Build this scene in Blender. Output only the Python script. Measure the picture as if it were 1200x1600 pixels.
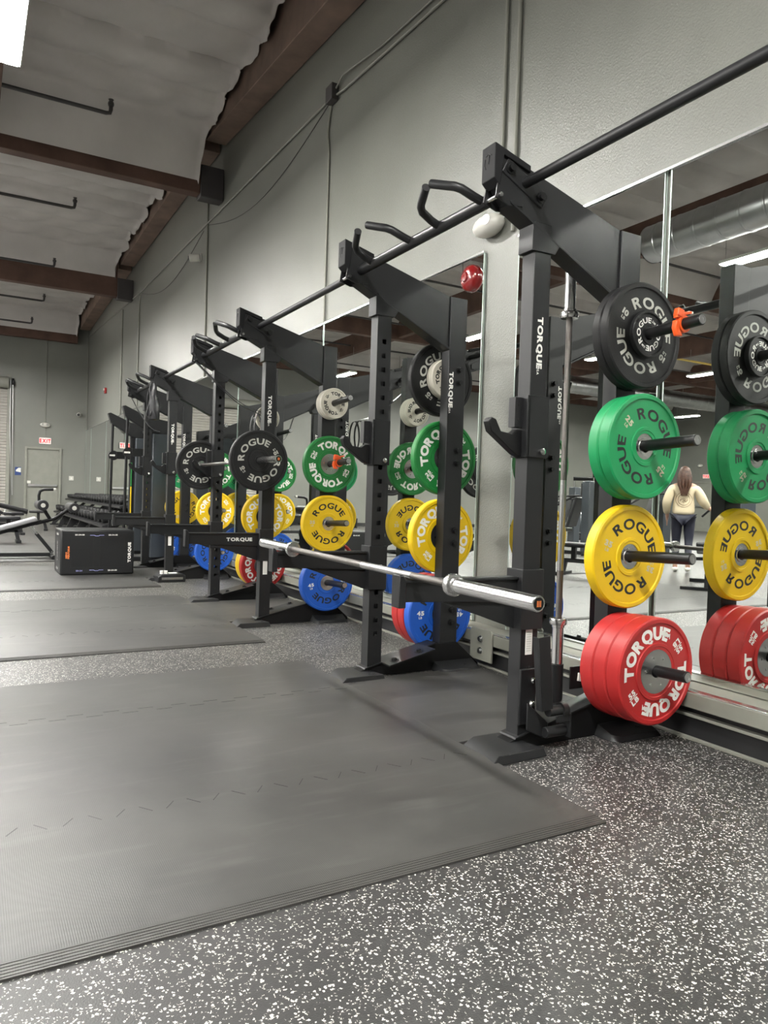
import bpy, bmesh, math, random
from mathutils import Vector, Matrix
random.seed(7)
PI = math.pi
for o in list(bpy.data.objects): bpy.data.objects.remove(o)
S = bpy.context.scene
COL = S.collection

# ------------------------------------------------------------------ camera, world, exposure
H = 1.01
cam = bpy.data.cameras.new('camera'); camo = bpy.data.objects.new('camera', cam); COL.objects.link(camo)
Rw = Matrix(((0.87021472, 0.01791461, 0.49234683), (-0.49163727, -0.03317798, 0.87016781), (0.03192379, -0.99928889, -0.02006447)))
right = Rw @ Vector((1, 0, 0)); up = Rw @ Vector((0, -1, 0)); back = Rw @ Vector((0, 0, -1))
camo.matrix_world = Matrix(((right.x, up.x, back.x, 0), (right.y, up.y, back.y, 0), (right.z, up.z, back.z, H), (0, 0, 0, 1)))
cam.sensor_fit = 'VERTICAL'; cam.sensor_height = 24.0; cam.sensor_width = 18.0
cam.lens = 1154.0 / 1600 * 24.0
cam.clip_start = 0.02
S.camera = camo
w = bpy.data.worlds.new('world'); S.world = w; w.use_nodes = True
w.node_tree.nodes['Background'].inputs[0].default_value = (0.8, 0.85, 1, 1)
w.node_tree.nodes['Background'].inputs[1].default_value = 0.1
S.view_settings.view_transform = 'Standard'; S.view_settings.look = 'None'
S.view_settings.exposure = 1.98; S.view_settings.gamma = 1.0; S.view_settings.use_curve_mapping = False
LAMP_POWER = 128.0      # emission strength of every ceiling light's diffuser

# ------------------------------------------------------------------ materials
def lin(c): return tuple(((x / 255) / 12.92 if x / 255 < 0.04045 else (((x / 255) + 0.055) / 1.055) ** 2.4) for x in c)
def mat(name, col, rough=0.5, metal=0.0, bump=0, bscale=40, spec=0.5, var=0, vscale=6, emit=0, coat=0):
    m = bpy.data.materials.new(name); m.use_nodes = True; nt = m.node_tree; b = nt.nodes['Principled BSDF']
    b.inputs['Base Color'].default_value = (*col, 1); b.inputs['Roughness'].default_value = rough
    b.inputs['Metallic'].default_value = metal; b.inputs['Specular IOR Level'].default_value = spec
    b.inputs['Coat Weight'].default_value = coat
    if emit:
        b.inputs['Emission Color'].default_value = (*col, 1); b.inputs['Emission Strength'].default_value = emit
    tc = nt.nodes.new('ShaderNodeTexCoord')
    if bump:
        n = nt.nodes.new('ShaderNodeTexNoise'); n.inputs['Scale'].default_value = bscale; n.inputs['Detail'].default_value = 4
        nt.links.new(tc.outputs['Object'], n.inputs['Vector'])
        bp = nt.nodes.new('ShaderNodeBump'); bp.inputs['Strength'].default_value = bump; bp.inputs['Distance'].default_value = 0.01
        nt.links.new(n.outputs['Fac'], bp.inputs['Height']); nt.links.new(bp.outputs['Normal'], b.inputs['Normal'])
    n2 = nt.nodes.new('ShaderNodeTexNoise'); n2.inputs['Scale'].default_value = vscale; n2.inputs['Detail'].default_value = 5
    nt.links.new(tc.outputs['Object'], n2.inputs['Vector'])
    rp = nt.nodes.new('ShaderNodeValToRGB'); rp.color_ramp.elements[0].position = 0.3; rp.color_ramp.elements[1].position = 0.7
    v = var or 0.06
    rp.color_ramp.elements[0].color = (*[c * (1 - v) for c in col], 1); rp.color_ramp.elements[1].color = (*[min(1, c * (1 + v)) for c in col], 1)
    nt.links.new(n2.outputs['Fac'], rp.inputs['Fac']); nt.links.new(rp.outputs['Color'], b.inputs['Base Color'])
    return m
M = {}
M['rack'] = mat('rack_powder_coat', (0.0125, 0.0128, 0.0138), 0.42, 0.0, 0.05, 400, 0.38)
M['rack_dark'] = mat('rack_black', (0.004, 0.004, 0.0045), 0.5, 0.0, 0, 40, 0.35)
M['rubber_black'] = mat('black_rubber', (0.009, 0.009, 0.0095), 0.55, 0, 0.1, 200, 0.35)
M['black'] = mat('black_plastic', (0.006, 0.006, 0.0065), 0.4, 0, 0, 40, 0.4)
M['capmat'] = mat('matt_cap_plastic', (0.010, 0.010, 0.011), 0.7, 0, 0, 40, 0.2)
M['bar_knurl'] = mat('knurled_steel', (0.16, 0.15, 0.14), 0.42, 1.0, 0.3, 900)
M['chrome'] = mat('chrome', (0.66, 0.66, 0.66), 0.22, 1.0)
M['steel'] = mat('brushed_steel', (0.5, 0.5, 0.5), 0.3, 1.0)
M['green'] = mat('green_rubber', (0.010, 0.26, 0.085), 0.45, 0, 0.05, 200, 0.4, 0.12)
M['green_t'] = mat('dark_green_rubber', (0.012, 0.17, 0.035), 0.45, 0, 0.05, 200, 0.4, 0.1)
M['yellow'] = mat('yellow_rubber', (0.68, 0.45, 0.005), 0.45, 0, 0.05, 200, 0.4)
M['red'] = mat('red_rubber', (0.40, 0.020, 0.020), 0.45, 0, 0.05, 200, 0.4)
M['blue'] = mat('blue_rubber', (0.012, 0.085, 0.42), 0.45, 0, 0.05, 200, 0.4)
M['cream'] = mat('cream_plate', (0.55, 0.52, 0.44), 0.5)
M['white'] = mat('white_print', (0.75, 0.74, 0.70), 0.6)
M['grey_print'] = mat('grey_print', (0.42, 0.42, 0.38), 0.6)
M['silver_print'] = mat('silver_print', (0.5, 0.45, 0.33), 0.6)
M['blackprint'] = mat('black_print', (0.01, 0.01, 0.01), 0.6)
M['orange'] = mat('orange_plastic', (0.80, 0.10, 0.015), 0.4)
M['orange_print'] = mat('orange_print', (0.75, 0.20, 0.05), 0.6)
M['blue_print'] = mat('blue_print', (0.02, 0.05, 0.18), 0.6)
M['lilac_print'] = mat('lilac_print', (0.30, 0.30, 0.60), 0.6)
M['wood'] = mat('glulam_wood', (0.105, 0.060, 0.045), 0.7, 0, 0.2, 20, 0.3, 0.25, 3)
M['wood_light'] = mat('ledger_wood', (0.20, 0.14, 0.11), 0.7, 0, 0.2, 20, 0.3, 0.25, 3)
M['insul'] = mat('insulation_vinyl', (0.54, 0.51, 0.49), 0.40, 0, 1.0, 2.6, 0.5, 0.10, 1.5)
M['deck'] = mat('roof_deck', (0.05, 0.04, 0.035), 0.8)
M['duct'] = mat('galvanised_duct', (0.55, 0.56, 0.57), 0.28, 1.0, 0.1, 8)
M['pipe_dark'] = mat('dark_pipe', (0.05, 0.045, 0.045), 0.5)
M['pipe_yellow'] = mat('yellow_pipe', (0.70, 0.50, 0.10), 0.5)
M['beige'] = mat('beige_steel', (0.20, 0.20, 0.17), 0.5)
M['baseblack'] = mat('black_skirting', (0.012, 0.012, 0.013), 0.5)
M['door'] = mat('door_paint', (0.22, 0.22, 0.19), 0.5)
M['slat'] = mat('shutter_grey', (0.34, 0.32, 0.29), 0.5)
M['redgloss'] = mat('glossy_red', (0.22, 0.005, 0.006), 0.25, 0, 0, 40, 0.6, 0, 6, 0, 0.6)
M['offwhite'] = mat('offwhite_plastic', (0.60, 0.59, 0.54), 0.35)
M['pad'] = mat('black_vinyl', (0.015, 0.015, 0.017), 0.38, 0, 0.1, 60)
M['pad_silver'] = mat('silver_vinyl', (0.28, 0.28, 0.29), 0.4, 0, 0.1, 60)
M['shroud'] = mat('tinted_shroud', (0.045, 0.052, 0.060), 0.3)
M['skin'] = mat('skin', (0.50, 0.28, 0.20), 0.5)
M['hair'] = mat('brown_hair', (0.055, 0.022, 0.012), 0.45, 0, 0.6, 60, 0.4, 0.5, 30)
M['sweater'] = mat('cream_sweatshirt', (0.62, 0.52, 0.36), 0.8, 0, 0.6, 9)
M['navy'] = mat('navy_leggings', (0.012, 0.013, 0.028), 0.6)
M['brownprint'] = mat('brown_print', (0.20, 0.13, 0.08), 0.7)
M['signwhite'] = mat('sign_face', (0.85, 0.80, 0.78), 0.5)
M['exitred'] = mat('exit_red', (0.9, 0.008, 0.015), 0.5, emit=0.35)
M['diffuser'] = mat('lamp_diffuser', (1.0, 0.985, 0.94), 0.5, emit=LAMP_POWER)
mm = bpy.data.materials.new('mirror_glass'); mm.use_nodes = True
b = mm.node_tree.nodes['Principled BSDF']; b.inputs['Base Color'].default_value = (0.80, 0.83, 0.80, 1); b.inputs['Metallic'].default_value = 1; b.inputs['Roughness'].default_value = 0.0
M['mirror'] = mm
M['glassedge'] = mat('glass_edge', (0.55, 0.66, 0.60), 0.25, 0.3)

def wall_mat():
    m = mat('painted_wall', (0.180, 0.183, 0.162), 0.29, 0, 0, 40, 0.5, 0.07, 1.3)
    nt = m.node_tree; b = nt.nodes['Principled BSDF']; tc = nt.nodes.new('ShaderNodeTexCoord')
    n = nt.nodes.new('ShaderNodeTexNoise'); n.inputs['Scale'].default_value = 110; n.inputs['Detail'].default_value = 3; n.inputs['Roughness'].default_value = 0.65
    mp = nt.nodes.new('ShaderNodeMapping'); mp.inputs['Scale'].default_value = (1, 1, 0.8)
    nt.links.new(tc.outputs['Object'], mp.inputs[0]); nt.links.new(mp.outputs[0], n.inputs['Vector'])
    bp = nt.nodes.new('ShaderNodeBump'); bp.inputs['Strength'].default_value = 0.7; bp.inputs['Distance'].default_value = 0.004
    nt.links.new(n.outputs['Fac'], bp.inputs['Height']); nt.links.new(bp.outputs['Normal'], b.inputs['Normal'])
    return m
M['wall'] = wall_mat()

def floor_mat():
    m = bpy.data.materials.new('speckled_rubber_floor'); m.use_nodes = True; nt = m.node_tree; b = nt.nodes['Principled BSDF']
    tc = nt.nodes.new('ShaderNodeTexCoord'); L = nt.links.new
    facs = []
    for sc, th, keep in ((118, 0.28, 0.79), (190, 0.26, 0.84)):
        nz = nt.nodes.new('ShaderNodeTexNoise'); nz.inputs['Scale'].default_value = sc * 1.4
        L(tc.outputs['Object'], nz.inputs['Vector'])
        mx = nt.nodes.new('ShaderNodeMixRGB'); mx.blend_type = 'LINEAR_LIGHT'; mx.inputs[0].default_value = 0.006
        L(tc.outputs['Object'], mx.inputs[1]); L(nz.outputs['Color'], mx.inputs[2])
        v = nt.nodes.new('ShaderNodeTexVoronoi'); v.inputs['Scale'].default_value = sc; v.voronoi_dimensions = '2D'
        L(mx.outputs[0], v.inputs['Vector'])
        sp = nt.nodes.new('ShaderNodeSeparateColor'); L(v.outputs['Color'], sp.inputs[0])
        # each fleck its own size; only some cells hold one
        ms = nt.nodes.new('ShaderNodeMath'); ms.operation = 'MULTIPLY_ADD'; ms.inputs[1].default_value = 0.28; ms.inputs[2].default_value = th - 0.14; L(sp.outputs[1], ms.inputs[0])
        lt = nt.nodes.new('ShaderNodeMath'); lt.operation = 'LESS_THAN'; L(v.outputs['Distance'], lt.inputs[0]); L(ms.outputs[0], lt.inputs[1])
        gt = nt.nodes.new('ShaderNodeMath'); gt.operation = 'GREATER_THAN'; gt.inputs[1].default_value = keep; L(sp.outputs[0], gt.inputs[0])
        an = nt.nodes.new('ShaderNodeMath'); an.operation = 'MULTIPLY'; L(lt.outputs[0], an.inputs[0]); L(gt.outputs[0], an.inputs[1]); facs.append(an)
    mx = nt.nodes.new('ShaderNodeMath'); mx.operation = 'MAXIMUM'; L(facs[0].outputs[0], mx.inputs[0]); L(facs[1].outputs[0], mx.inputs[1])
    n = nt.nodes.new('ShaderNodeTexNoise'); n.inputs['Scale'].default_value = 1.2; n.inputs['Detail'].default_value = 6; L(tc.outputs['Object'], n.inputs['Vector'])
    r = nt.nodes.new('ShaderNodeValToRGB'); r.color_ramp.elements[0].color = (0.026, 0.0255, 0.026, 1); r.color_ramp.elements[1].color = (0.042, 0.041, 0.040, 1)
    L(n.outputs['Fac'], r.inputs[0])
    c = nt.nodes.new('ShaderNodeMixRGB'); c.inputs[2].default_value = (0.62, 0.60, 0.55, 1); L(mx.outputs[0], c.inputs[0]); L(r.outputs[0], c.inputs[1])
    L(c.outputs[0], b.inputs['Base Color']); b.inputs['Roughness'].default_value = 0.42
    n3 = nt.nodes.new('ShaderNodeTexNoise'); n3.inputs['Scale'].default_value = 260; L(tc.outputs['Object'], n3.inputs['Vector'])
    bp = nt.nodes.new('ShaderNodeBump'); bp.inputs['Strength'].default_value = 0.25; bp.inputs['Distance'].default_value = 0.003
    L(n3.outputs['Fac'], bp.inputs['Height']); L(bp.outputs['Normal'], b.inputs['Normal'])
    return m
M['floor'] = floor_mat()

def mat_mat():
    m = bpy.data.materials.new('platform_rubber'); m.use_nodes = True; nt = m.node_tree; b = nt.nodes['Principled BSDF']; L = nt.links.new
    tc = nt.nodes.new('ShaderNodeTexCoord')
    n = nt.nodes.new('ShaderNodeTexNoise'); n.inputs['Scale'].default_value = 1.6; n.inputs['Detail'].default_value = 7; n.inputs['Roughness'].default_value = 0.6
    L(tc.outputs['Object'], n.inputs['Vector'])
    r = nt.nodes.new('ShaderNodeValToRGB'); r.color_ramp.elements[0].position = 0.3; r.color_ramp.elements[1].position = 0.75
    r.color_ramp.elements[0].color = (0.027, 0.026, 0.025, 1); r.color_ramp.elements[1].color = (0.062, 0.060, 0.056, 1)
    L(n.outputs['Fac'], r.inputs[0])
    # faint scuffs
    n2 = nt.nodes.new('ShaderNodeTexNoise'); n2.inputs['Scale'].default_value = 5; n2.inputs['Detail'].default_value = 8
    mp = nt.nodes.new('ShaderNodeMapping'); mp.inputs['Scale'].default_value = (0.5, 2.5, 1); L(tc.outputs['Object'], mp.inputs[0]); L(mp.outputs[0], n2.inputs['Vector'])
    r2 = nt.nodes.new('ShaderNodeValToRGB'); r2.color_ramp.elements[0].position = 0.55; r2.color_ramp.elements[1].position = 0.8; r2.color_ramp.elements[1].color = (0.25, 0.25, 0.25, 1)
    L(n2.outputs['Fac'], r2.inputs[0])
    c = nt.nodes.new('ShaderNodeMixRGB'); c.inputs[2].default_value = (0.16, 0.155, 0.145, 1); L(r2.outputs[0], c.inputs[0]); L(r.outputs[0], c.inputs[1]); L(c.outputs[0], b.inputs['Base Color'])
    b.inputs['Roughness'].default_value = 0.46; b.inputs['Specular IOR Level'].default_value = 0.65
    ch = nt.nodes.new('ShaderNodeTexWave'); ch.inputs['Scale'].default_value = 60; ch.inputs['Distortion'].default_value = 0.5; L(tc.outputs['Object'], ch.inputs['Vector'])
    bp = nt.nodes.new('ShaderNodeBump'); bp.inputs['Strength'].default_value = 0.10; bp.inputs['Distance'].default_value = 0.002
    L(ch.outputs['Fac'], bp.inputs['Height']); L(bp.outputs['Normal'], b.inputs['Normal'])
    return m
M['mat'] = mat_mat()

# ------------------------------------------------------------------ mesh helpers
class MB:
    def __init__(s): s.v = []; s.f = []; s.mi = []; s.m = 0
    def add(s, vs, fs):
        n = len(s.v); s.v += [tuple(v) for v in vs]; s.f += [tuple(i + n for i in f) for f in fs]; s.mi += [s.m] * len(fs); return s
    def box(s, x0, x1, y0, y1, z0, z1, T=None):
        vs = [Vector((x, y, z)) for x in (x0, x1) for y in (y0, y1) for z in (z0, z1)]
        if T: vs = [T @ v for v in vs]
        return s.add(vs, [(0, 1, 3, 2), (4, 6, 7, 5), (0, 4, 5, 1), (2, 3, 7, 6), (0, 2, 6, 4), (1, 5, 7, 3)])
    def prism(s, poly, a, b, plane='xz', T=None):
        def P(u, v, w): return {'xz': Vector((u, w, v)), 'xy': Vector((u, v, w)), 'yz': Vector((w, u, v))}[plane]
        n = len(poly); vs = [P(u, v, a) for u, v in poly] + [P(u, v, b) for u, v in poly]
        if T: vs = [T @ v for v in vs]
        return s.add(vs, [tuple(range(n)), tuple(range(2 * n - 1, n - 1, -1))] + [(i, (i + 1) % n, n + (i + 1) % n, n + i) for i in range(n)])
    def lathe(s, prof, o=(0, 0, 0), d=(0, 0, 1), seg=32, close=False):
        d = Vector(d).normalized(); q = d.to_track_quat('Z', 'Y').to_matrix(); o = Vector(o); n = len(prof)
        vs = []
        for r, h in prof:
            for k in range(seg):
                a = 2 * PI * k / seg; vs.append(o + q @ Vector((r * math.cos(a), r * math.sin(a), h)))
        fs = []
        for i in range(n if close else n - 1):
            j = (i + 1) % n
            for k in range(seg):
                l = (k + 1) % seg; fs.append((i * seg + k, i * seg + l, j * seg + l, j * seg + k))
        if not close:
            if prof[0][0] > 1e-6: fs.append(tuple(range(seg - 1, -1, -1)))
            if prof[-1][0] > 1e-6: fs.append(tuple((n - 1) * seg + k for k in range(seg)))
        return s.add(vs, fs)
    def cyl(s, p0, p1, r, r1=None, seg=16):
        p0 = Vector(p0); p1 = Vector(p1); L = (p1 - p0).length
        return s.lathe([(r, 0), (r if r1 is None else r1, L)], p0, p1 - p0, seg)
    def tube(s, pts, r, seg=10):
        pts = [Vector(p) for p in pts]; n = len(pts); vs = []; fs = []; U = None
        rr = r if isinstance(r, (list, tuple)) else [r] * n
        for i, p in enumerate(pts):
            t = (pts[min(i + 1, n - 1)] - pts[max(i - 1, 0)]).normalized()
            if U is None: U = t.orthogonal().normalized()
            U = (U - t * U.dot(t)).normalized(); W = t.cross(U)
            for k in range(seg):
                a = 2 * PI * k / seg; vs.append(p + (U * math.cos(a) + W * math.sin(a)) * rr[i])
        for i in range(n - 1):
            for k in range(seg):
                l = (k + 1) % seg; fs.append((i * seg + k, i * seg + l, (i + 1) * seg + l, (i + 1) * seg + k))
        fs += [tuple(range(seg - 1, -1, -1)), tuple((n - 1) * seg + k for k in range(seg))]
        return s.add(vs, fs)
    def strap(s, pts, wdir, wd, th=0.002):
        pts = [Vector(p) for p in pts]; wv = Vector(wdir).normalized() * wd / 2; vs = []; n = len(pts)
        for i, p in enumerate(pts):
            t = (pts[min(i + 1, n - 1)] - pts[max(i - 1, 0)]).normalized(); nn = t.cross(wv).normalized() * th
            vs += [p - wv - nn, p + wv - nn, p + wv + nn, p - wv + nn]
        fs = [(0, 1, 2, 3), (4 * n - 1, 4 * n - 2, 4 * n - 3, 4 * n - 4)]
        for i in range(n - 1):
            for k in range(4): fs.append((4 * i + k, 4 * i + (k + 1) % 4, 4 * i + 4 + (k + 1) % 4, 4 * i + 4 + k))
        return s.add(vs, fs)
    def sphere(s, c, r, sc=(1, 1, 1), seg=20, rings=12, T=None):
        vs = []; fs = []; c = Vector(c)
        for i in range(rings + 1):
            a = PI * i / rings
            for k in range(seg):
                bb = 2 * PI * k / seg
                v = Vector((r * sc[0] * math.sin(a) * math.cos(bb), r * sc[1] * math.sin(a) * math.sin(bb), r * sc[2] * math.cos(a)))
                vs.append(c + (T @ v if T else v))
        for i in range(rings):
            for k in range(seg): l = (k + 1) % seg; fs.append((i * seg + k, i * seg + l, (i + 1) * seg + l, (i + 1) * seg + k))
        return s.add(vs, fs)
    def holed_tube(s, x0, x1, y0, y1, z0, z1, zs, hw=0.013, hh=0.013, axes='y'):
        """square upright with real punched openings on both y (or both x) faces"""
        for ax, c0, c1, a0, a1 in ((('y', y0, y1, x0, x1)), (('x', x0, x1, y0, y1))):
            def P(u, c, z): return (u, c, z) if ax == 'y' else (c, u, z)
            for c in (c0, c1):
                if ax not in axes:
                    s.add([P(a0, c, z0), P(a1, c, z0), P(a1, c, z1), P(a0, c, z1)], [(0, 1, 2, 3)]); continue
                m = (a0 + a1) / 2; z = z0
                for zc in zs + [None]:
                    zt = z1 if zc is None else zc - hh
                    s.add([P(a0, c, z), P(a1, c, z), P(a1, c, zt), P(a0, c, zt)], [(0, 1, 2, 3)])
                    if zc is None: break
                    for u0, u1 in ((a0, m - hw), (m + hw, a1)):
                        s.add([P(u0, c, zt), P(u1, c, zt), P(u1, c, zc + hh), P(u0, c, zc + hh)], [(0, 1, 2, 3)])
                    z = zc + hh
        for z in (z0, z1): s.add([(x0, y0, z), (x1, y0, z), (x1, y1, z), (x0, y1, z)], [(0, 1, 2, 3)])
        return s
    def build(s, name, m, parent=None, bevel=0, loc=None, smooth=40, recalc=True):
        me = bpy.data.meshes.new(name); me.from_pydata(s.v, [], s.f)
        for x in (m if isinstance(m, (list, tuple)) else [m]): me.materials.append(M[x] if isinstance(x, str) else x)
        for p, i in zip(me.polygons, s.mi): p.material_index = i
        if recalc:
            bm = bmesh.new(); bm.from_mesh(me); bmesh.ops.recalc_face_normals(bm, faces=bm.faces); bm.to_mesh(me); bm.free()
        me.polygons.foreach_set('use_smooth', [True] * len(me.polygons)); me.set_sharp_from_angle(angle=math.radians(smooth))
        o = bpy.data.objects.new(name, me); COL.objects.link(o)
        if parent: o.parent = parent
        if loc: o.location = loc
        if bevel:
            bv = o.modifiers.new('bevel', 'BEVEL'); bv.width = bevel; bv.segments = 2; bv.limit_method = 'ANGLE'; bv.angle_limit = math.radians(40)
        return o
def tag(o, label=None, cat=None, group=None, kind=None):
    if label: o['label'] = label
    if cat: o['category'] = cat
    if group: o['group'] = group
    if kind: o['kind'] = kind
    return o
def empty(name, loc=(0, 0, 0), rz=0, label=None, cat=None, group=None):
    o = bpy.data.objects.new(name, None); COL.objects.link(o); o.location = loc; o.rotation_euler = (0, 0, rz); o.empty_display_size = 0.1
    return tag(o, label, cat, group)
def kids(o): return [c for c in bpy.data.objects if c.parent == o]
def copy_tree(o, parent=None):
    c = o.copy(); COL.objects.link(c); c.parent = parent
    for ch in kids(o): copy_tree(ch, c)
    return c
def struct(o): return tag(o, kind='structure')

# ------------------------------------------------------------------ lettering
_gl = {}
def glyph(ch, off=0.0):
    k = (ch, off)
    if k in _gl: return _gl[k]
    cu = bpy.data.curves.new('glyph', 'FONT'); cu.body = ch; cu.size = 1.0; cu.offset = off; cu.fill_mode = 'BOTH'; cu.resolution_u = 4
    o = bpy.data.objects.new('glyph', cu); COL.objects.link(o)
    dg = bpy.context.evaluated_depsgraph_get(); dg.update()
    me = bpy.data.meshes.new_from_object(o.evaluated_get(dg))
    vs = [(v.co.x, v.co.y) for v in me.vertices]; fs = [tuple(p.vertices) for p in me.polygons]
    bpy.data.objects.remove(o); bpy.data.curves.remove(cu); bpy.data.meshes.remove(me)
    if vs:
        x0 = min(v[0] for v in vs); x1 = max(v[0] for v in vs)
        vs = [(v[0] - x0, v[1]) for v in vs]; _gl[k] = (vs, fs, x1 - x0)
    else: _gl[k] = ([], [], 0.3)
    return _gl[k]
CAP = 0.70
def text(mb, s, o, u, v, h, sx=1.0, off=0.02, gap=0.10, align='c'):
    """flat lettering: origin o, right u, up v, cap height h"""
    o = Vector(o); u = Vector(u); v = Vector(v); k = h / CAP
    W = sum(glyph(c, off)[2] * sx for c in s) + gap * (len(s) - 1); x = {'c': -W / 2, 'l': 0, 'r': -W}[align]
    for c in s:
        vs, fs, wd = glyph(c, off)
        if c == 'Q': x -= 0.05
        mb.add([o + u * (x + a * sx) * k + v * (b - CAP / 2) * k for a, b in vs], fs); x += wd * sx + gap
    return mb
def arc(mb, s, c, u, v, r, mid, h, sx=1.0, off=0.02, gap=0.12):
    """lettering running clockwise round centre c at mid-letter radius r, centred on angle mid (deg)"""
    c = Vector(c); u = Vector(u); v = Vector(v); k = h / CAP
    W = (sum(glyph(q, off)[2] * sx for q in s) + gap * (len(s) - 1)) * k; a = math.radians(mid) + W / 2 / r
    for q in s:
        vs, fs, wd = glyph(q, off); pts = []
        for x, y in vs:
            t = a - x * sx * k / r; rr = r + (y - CAP / 2) * k
            pts.append(c + u * rr * math.cos(t) + v * rr * math.sin(t))
        mb.add(pts, fs); a -= (wd * sx + gap) * k / r
    return mb

# ------------------------------------------------------------------ the room
XW, YF, XL, YB, ZC = 2.92, 22.3, -21.0, -5.0, 6.3
struct(MB().box(XL, XW + 0.2, YB, YF + 0.2, -0.1, 0).build('floor', 'floor'))
struct(MB().box(XW, XW + 0.2, YB - 0.2, YF + 0.2, 0, ZC).build('wall_right', 'wall'))
struct(MB().box(XL - 0.2, XW, YF, YF + 0.2, 0, ZC).build('wall_far', 'wall'))
struct(MB().box(XL - 0.2, XL, YB, YF, 0, ZC).build('wall_left', 'wall'))
struct(MB().box(XL - 0.2, XW, YB - 0.2, YB, 0, ZC).build('wall_near', 'wall'))
struct(MB().box(XL - 0.2, XW + 0.2, YB - 0.2, YF + 0.2, ZC, ZC + 0.1).build('trim_roof_deck', 'deck'))
# girders across the room and the insulation blankets slung between them
GY = [-2.35, 3.75, 9.85, 16.0, 22.1]
for g in GY[:-1]:
    struct(MB().box(XL, 2.60, g - 0.09, g + 0.09, 4.92, 5.9).build('trim_girder', 'wood', bevel=0.01))
    struct(MB().box(2.60, 2.91, g - 0.10, g + 0.10, 4.88, 5.30).build('trim_girder_seat', 'pipe_dark', bevel=0.01))
struct(MB().box(XL, 2.6, 22.02, 22.2, 4.98, 5.5).build('trim_girder', 'wood', bevel=0.01))
for x in (0.16, -3.5, -7.1, -10.7, -14.3, -17.9):
    struct(MB().box(x - 0.07, x + 0.07, YB, 9.76, 4.97, 5.5).build('trim_purlin', 'wood', bevel=0.008))
    if x < 0: struct(MB().box(x - 0.07, x + 0.07, 9.94, 22.0, 4.97, 5.5).build('trim_purlin', 'wood', bevel=0.008))
def ledger(y0, y1, z0, z1):
    m = MB()
    m.add([(x, y, z) for y, zb in ((y0, z0), (y1, z1)) for x, z in ((2.64, zb), (2.91, zb), (2.91, zb + 0.55), (2.64, zb + 0.55))],
          [(0, 1, 2, 3), (7, 6, 5, 4), (0, 4, 5, 1), (1, 5, 6, 2), (2, 6, 7, 3), (3, 7, 4, 0)])
    struct(m.build('trim_ledger', 'wood_light', bevel=0.008))
ledger(YB, 3.6, 4.72, 5.10); ledger(3.9, 9.72, 5.12, 5.60); ledger(9.98, 15.86, 5.60, 5.56); ledger(16.12, 22.0, 5.54, 5.36)
def insul(x0, x1, ya, yb, hang, nx):
    m = MB(); rnd = random.Random(int(ya * 10)); ny = 110
    ph = [rnd.uniform(0, 6) for _ in range(40)]
    def z(x, y, i):
        t = (y - ya) / (yb - ya); base = 5.74 + 0.10 * math.sin(PI * t)
        k = (y - ya) / 0.62; j = int(k); u = k - j
        amp = 0.12 + 0.04 * math.sin(ph[j % 40])
        s = -amp * math.sin(PI * u ** 0.7) ** 0.6
        s += 0.016 * math.sin(x * 5.3 + ph[(j + 3) % 40] + y * 2) * math.sin(PI * u) + 0.010 * math.sin(x * 11.7 + y * 7 + ph[(j + 7) % 40])
        d = 0
        if yb - y < 0.55: q = (0.55 - (yb - y)) / 0.55; d = -(base - hang) * (q ** 2.2); s *= (1 - q)
        return base + s + d
    for i in range(nx + 1):
        x = x0 + (x1 - x0) * i / nx
        for j in range(ny + 1):
            y = ya + (yb - ya) * j / ny; xx = x
            if i == nx and x1 > 2: xx = x + 0.03 * math.sin(y * 4.3) + 0.018 * math.sin(y * 13 + 1) + 0.008 * math.sin(y * 37) - 0.03 * abs(math.sin((y - ya) / 0.62 * PI))
            zz = z(x, y, i) - (0.05 if (i == nx and x1 > 2) else 0)
            m.v.append((xx, y, zz))
    for i in range(nx):
        for j in range(ny):
            a = i * (ny + 1) + j; m.f.append((a, a + 1, a + ny + 2, a + ny + 1)); m.mi.append(0)
    return struct(m.build('ceiling', 'insul', smooth=80))
for ya, yb, hg in ((-4.9, -2.46, 5.2), (-2.25, 3.64, 5.15), (3.86, 9.74, 5.07), (9.96, 15.9, 5.30), (16.1, 22.0, 5.2)):
    insul(0.24, 2.60, ya, yb, hg, 46)
    insul(-20.9, 0.08 if yb < 9.8 else 0.24, ya, yb, hg, 90)

# mirrors, one pane each, standing on the beige rail
XM = 2.90
edges = [(-4.9, -2.48), (-2.48, -0.02), (-0.02, 2.45), (2.475, 3.565)]
y = 3.905
while y < 22.0: edges.append((y, min(y + 2.475, 22.27))); y += 2.487
MW = ['behind the camera, farthest back', 'beside the camera, out of the photo', 'reflecting the red plates at the right edge of the photo', 'behind the near upright of the nearest rack, narrowest of all', 'behind the far upright of the nearest rack, beside the red bell',
      'reflecting the middle rack, up to the conduit', 'behind the farthest rack, under the security camera', 'beside the cable machine, just past the farthest rack', 'over the near end of the dumbbell rack', 'over the middle of the dumbbell rack', 'over the far end of the dumbbell rack', 'in the far right corner of the room', 'last sliver in the corner']
mi = 0
for a, b_ in edges:
    mi += 1
    t = empty('mirror', (XM, (a + b_) / 2, 0.22), label=None)
    where = MW[mi - 1]
    tag(t, 'tall wall mirror ' + where, 'mirror', 'wall mirrors')
    h = (b_ - a) / 2 - 0.003
    MB().box(0.0, 0.008, -h, h, 0, 2.395).build('mirror_pane', 'mirror', t)
    MB().box(0.0085, 0.016, -h, h, 0, 2.395).build('glass_backing', 'glassedge', t)
    for q in (-h, h - 0.005): MB().box(-0.0015, 0.0, q, q + 0.005, 0, 2.395).build('bevelled_edge', 'glassedge', t)
struct(MB().box(2.89, 2.92, YB, 3.565, 2.616, 2.629).build('trim_mirror_top', 'chrome'))
struct(MB().box(2.89, 2.92, 3.905, 22.28, 2.616, 2.629).build('trim_mirror_top', 'chrome'))
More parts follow.
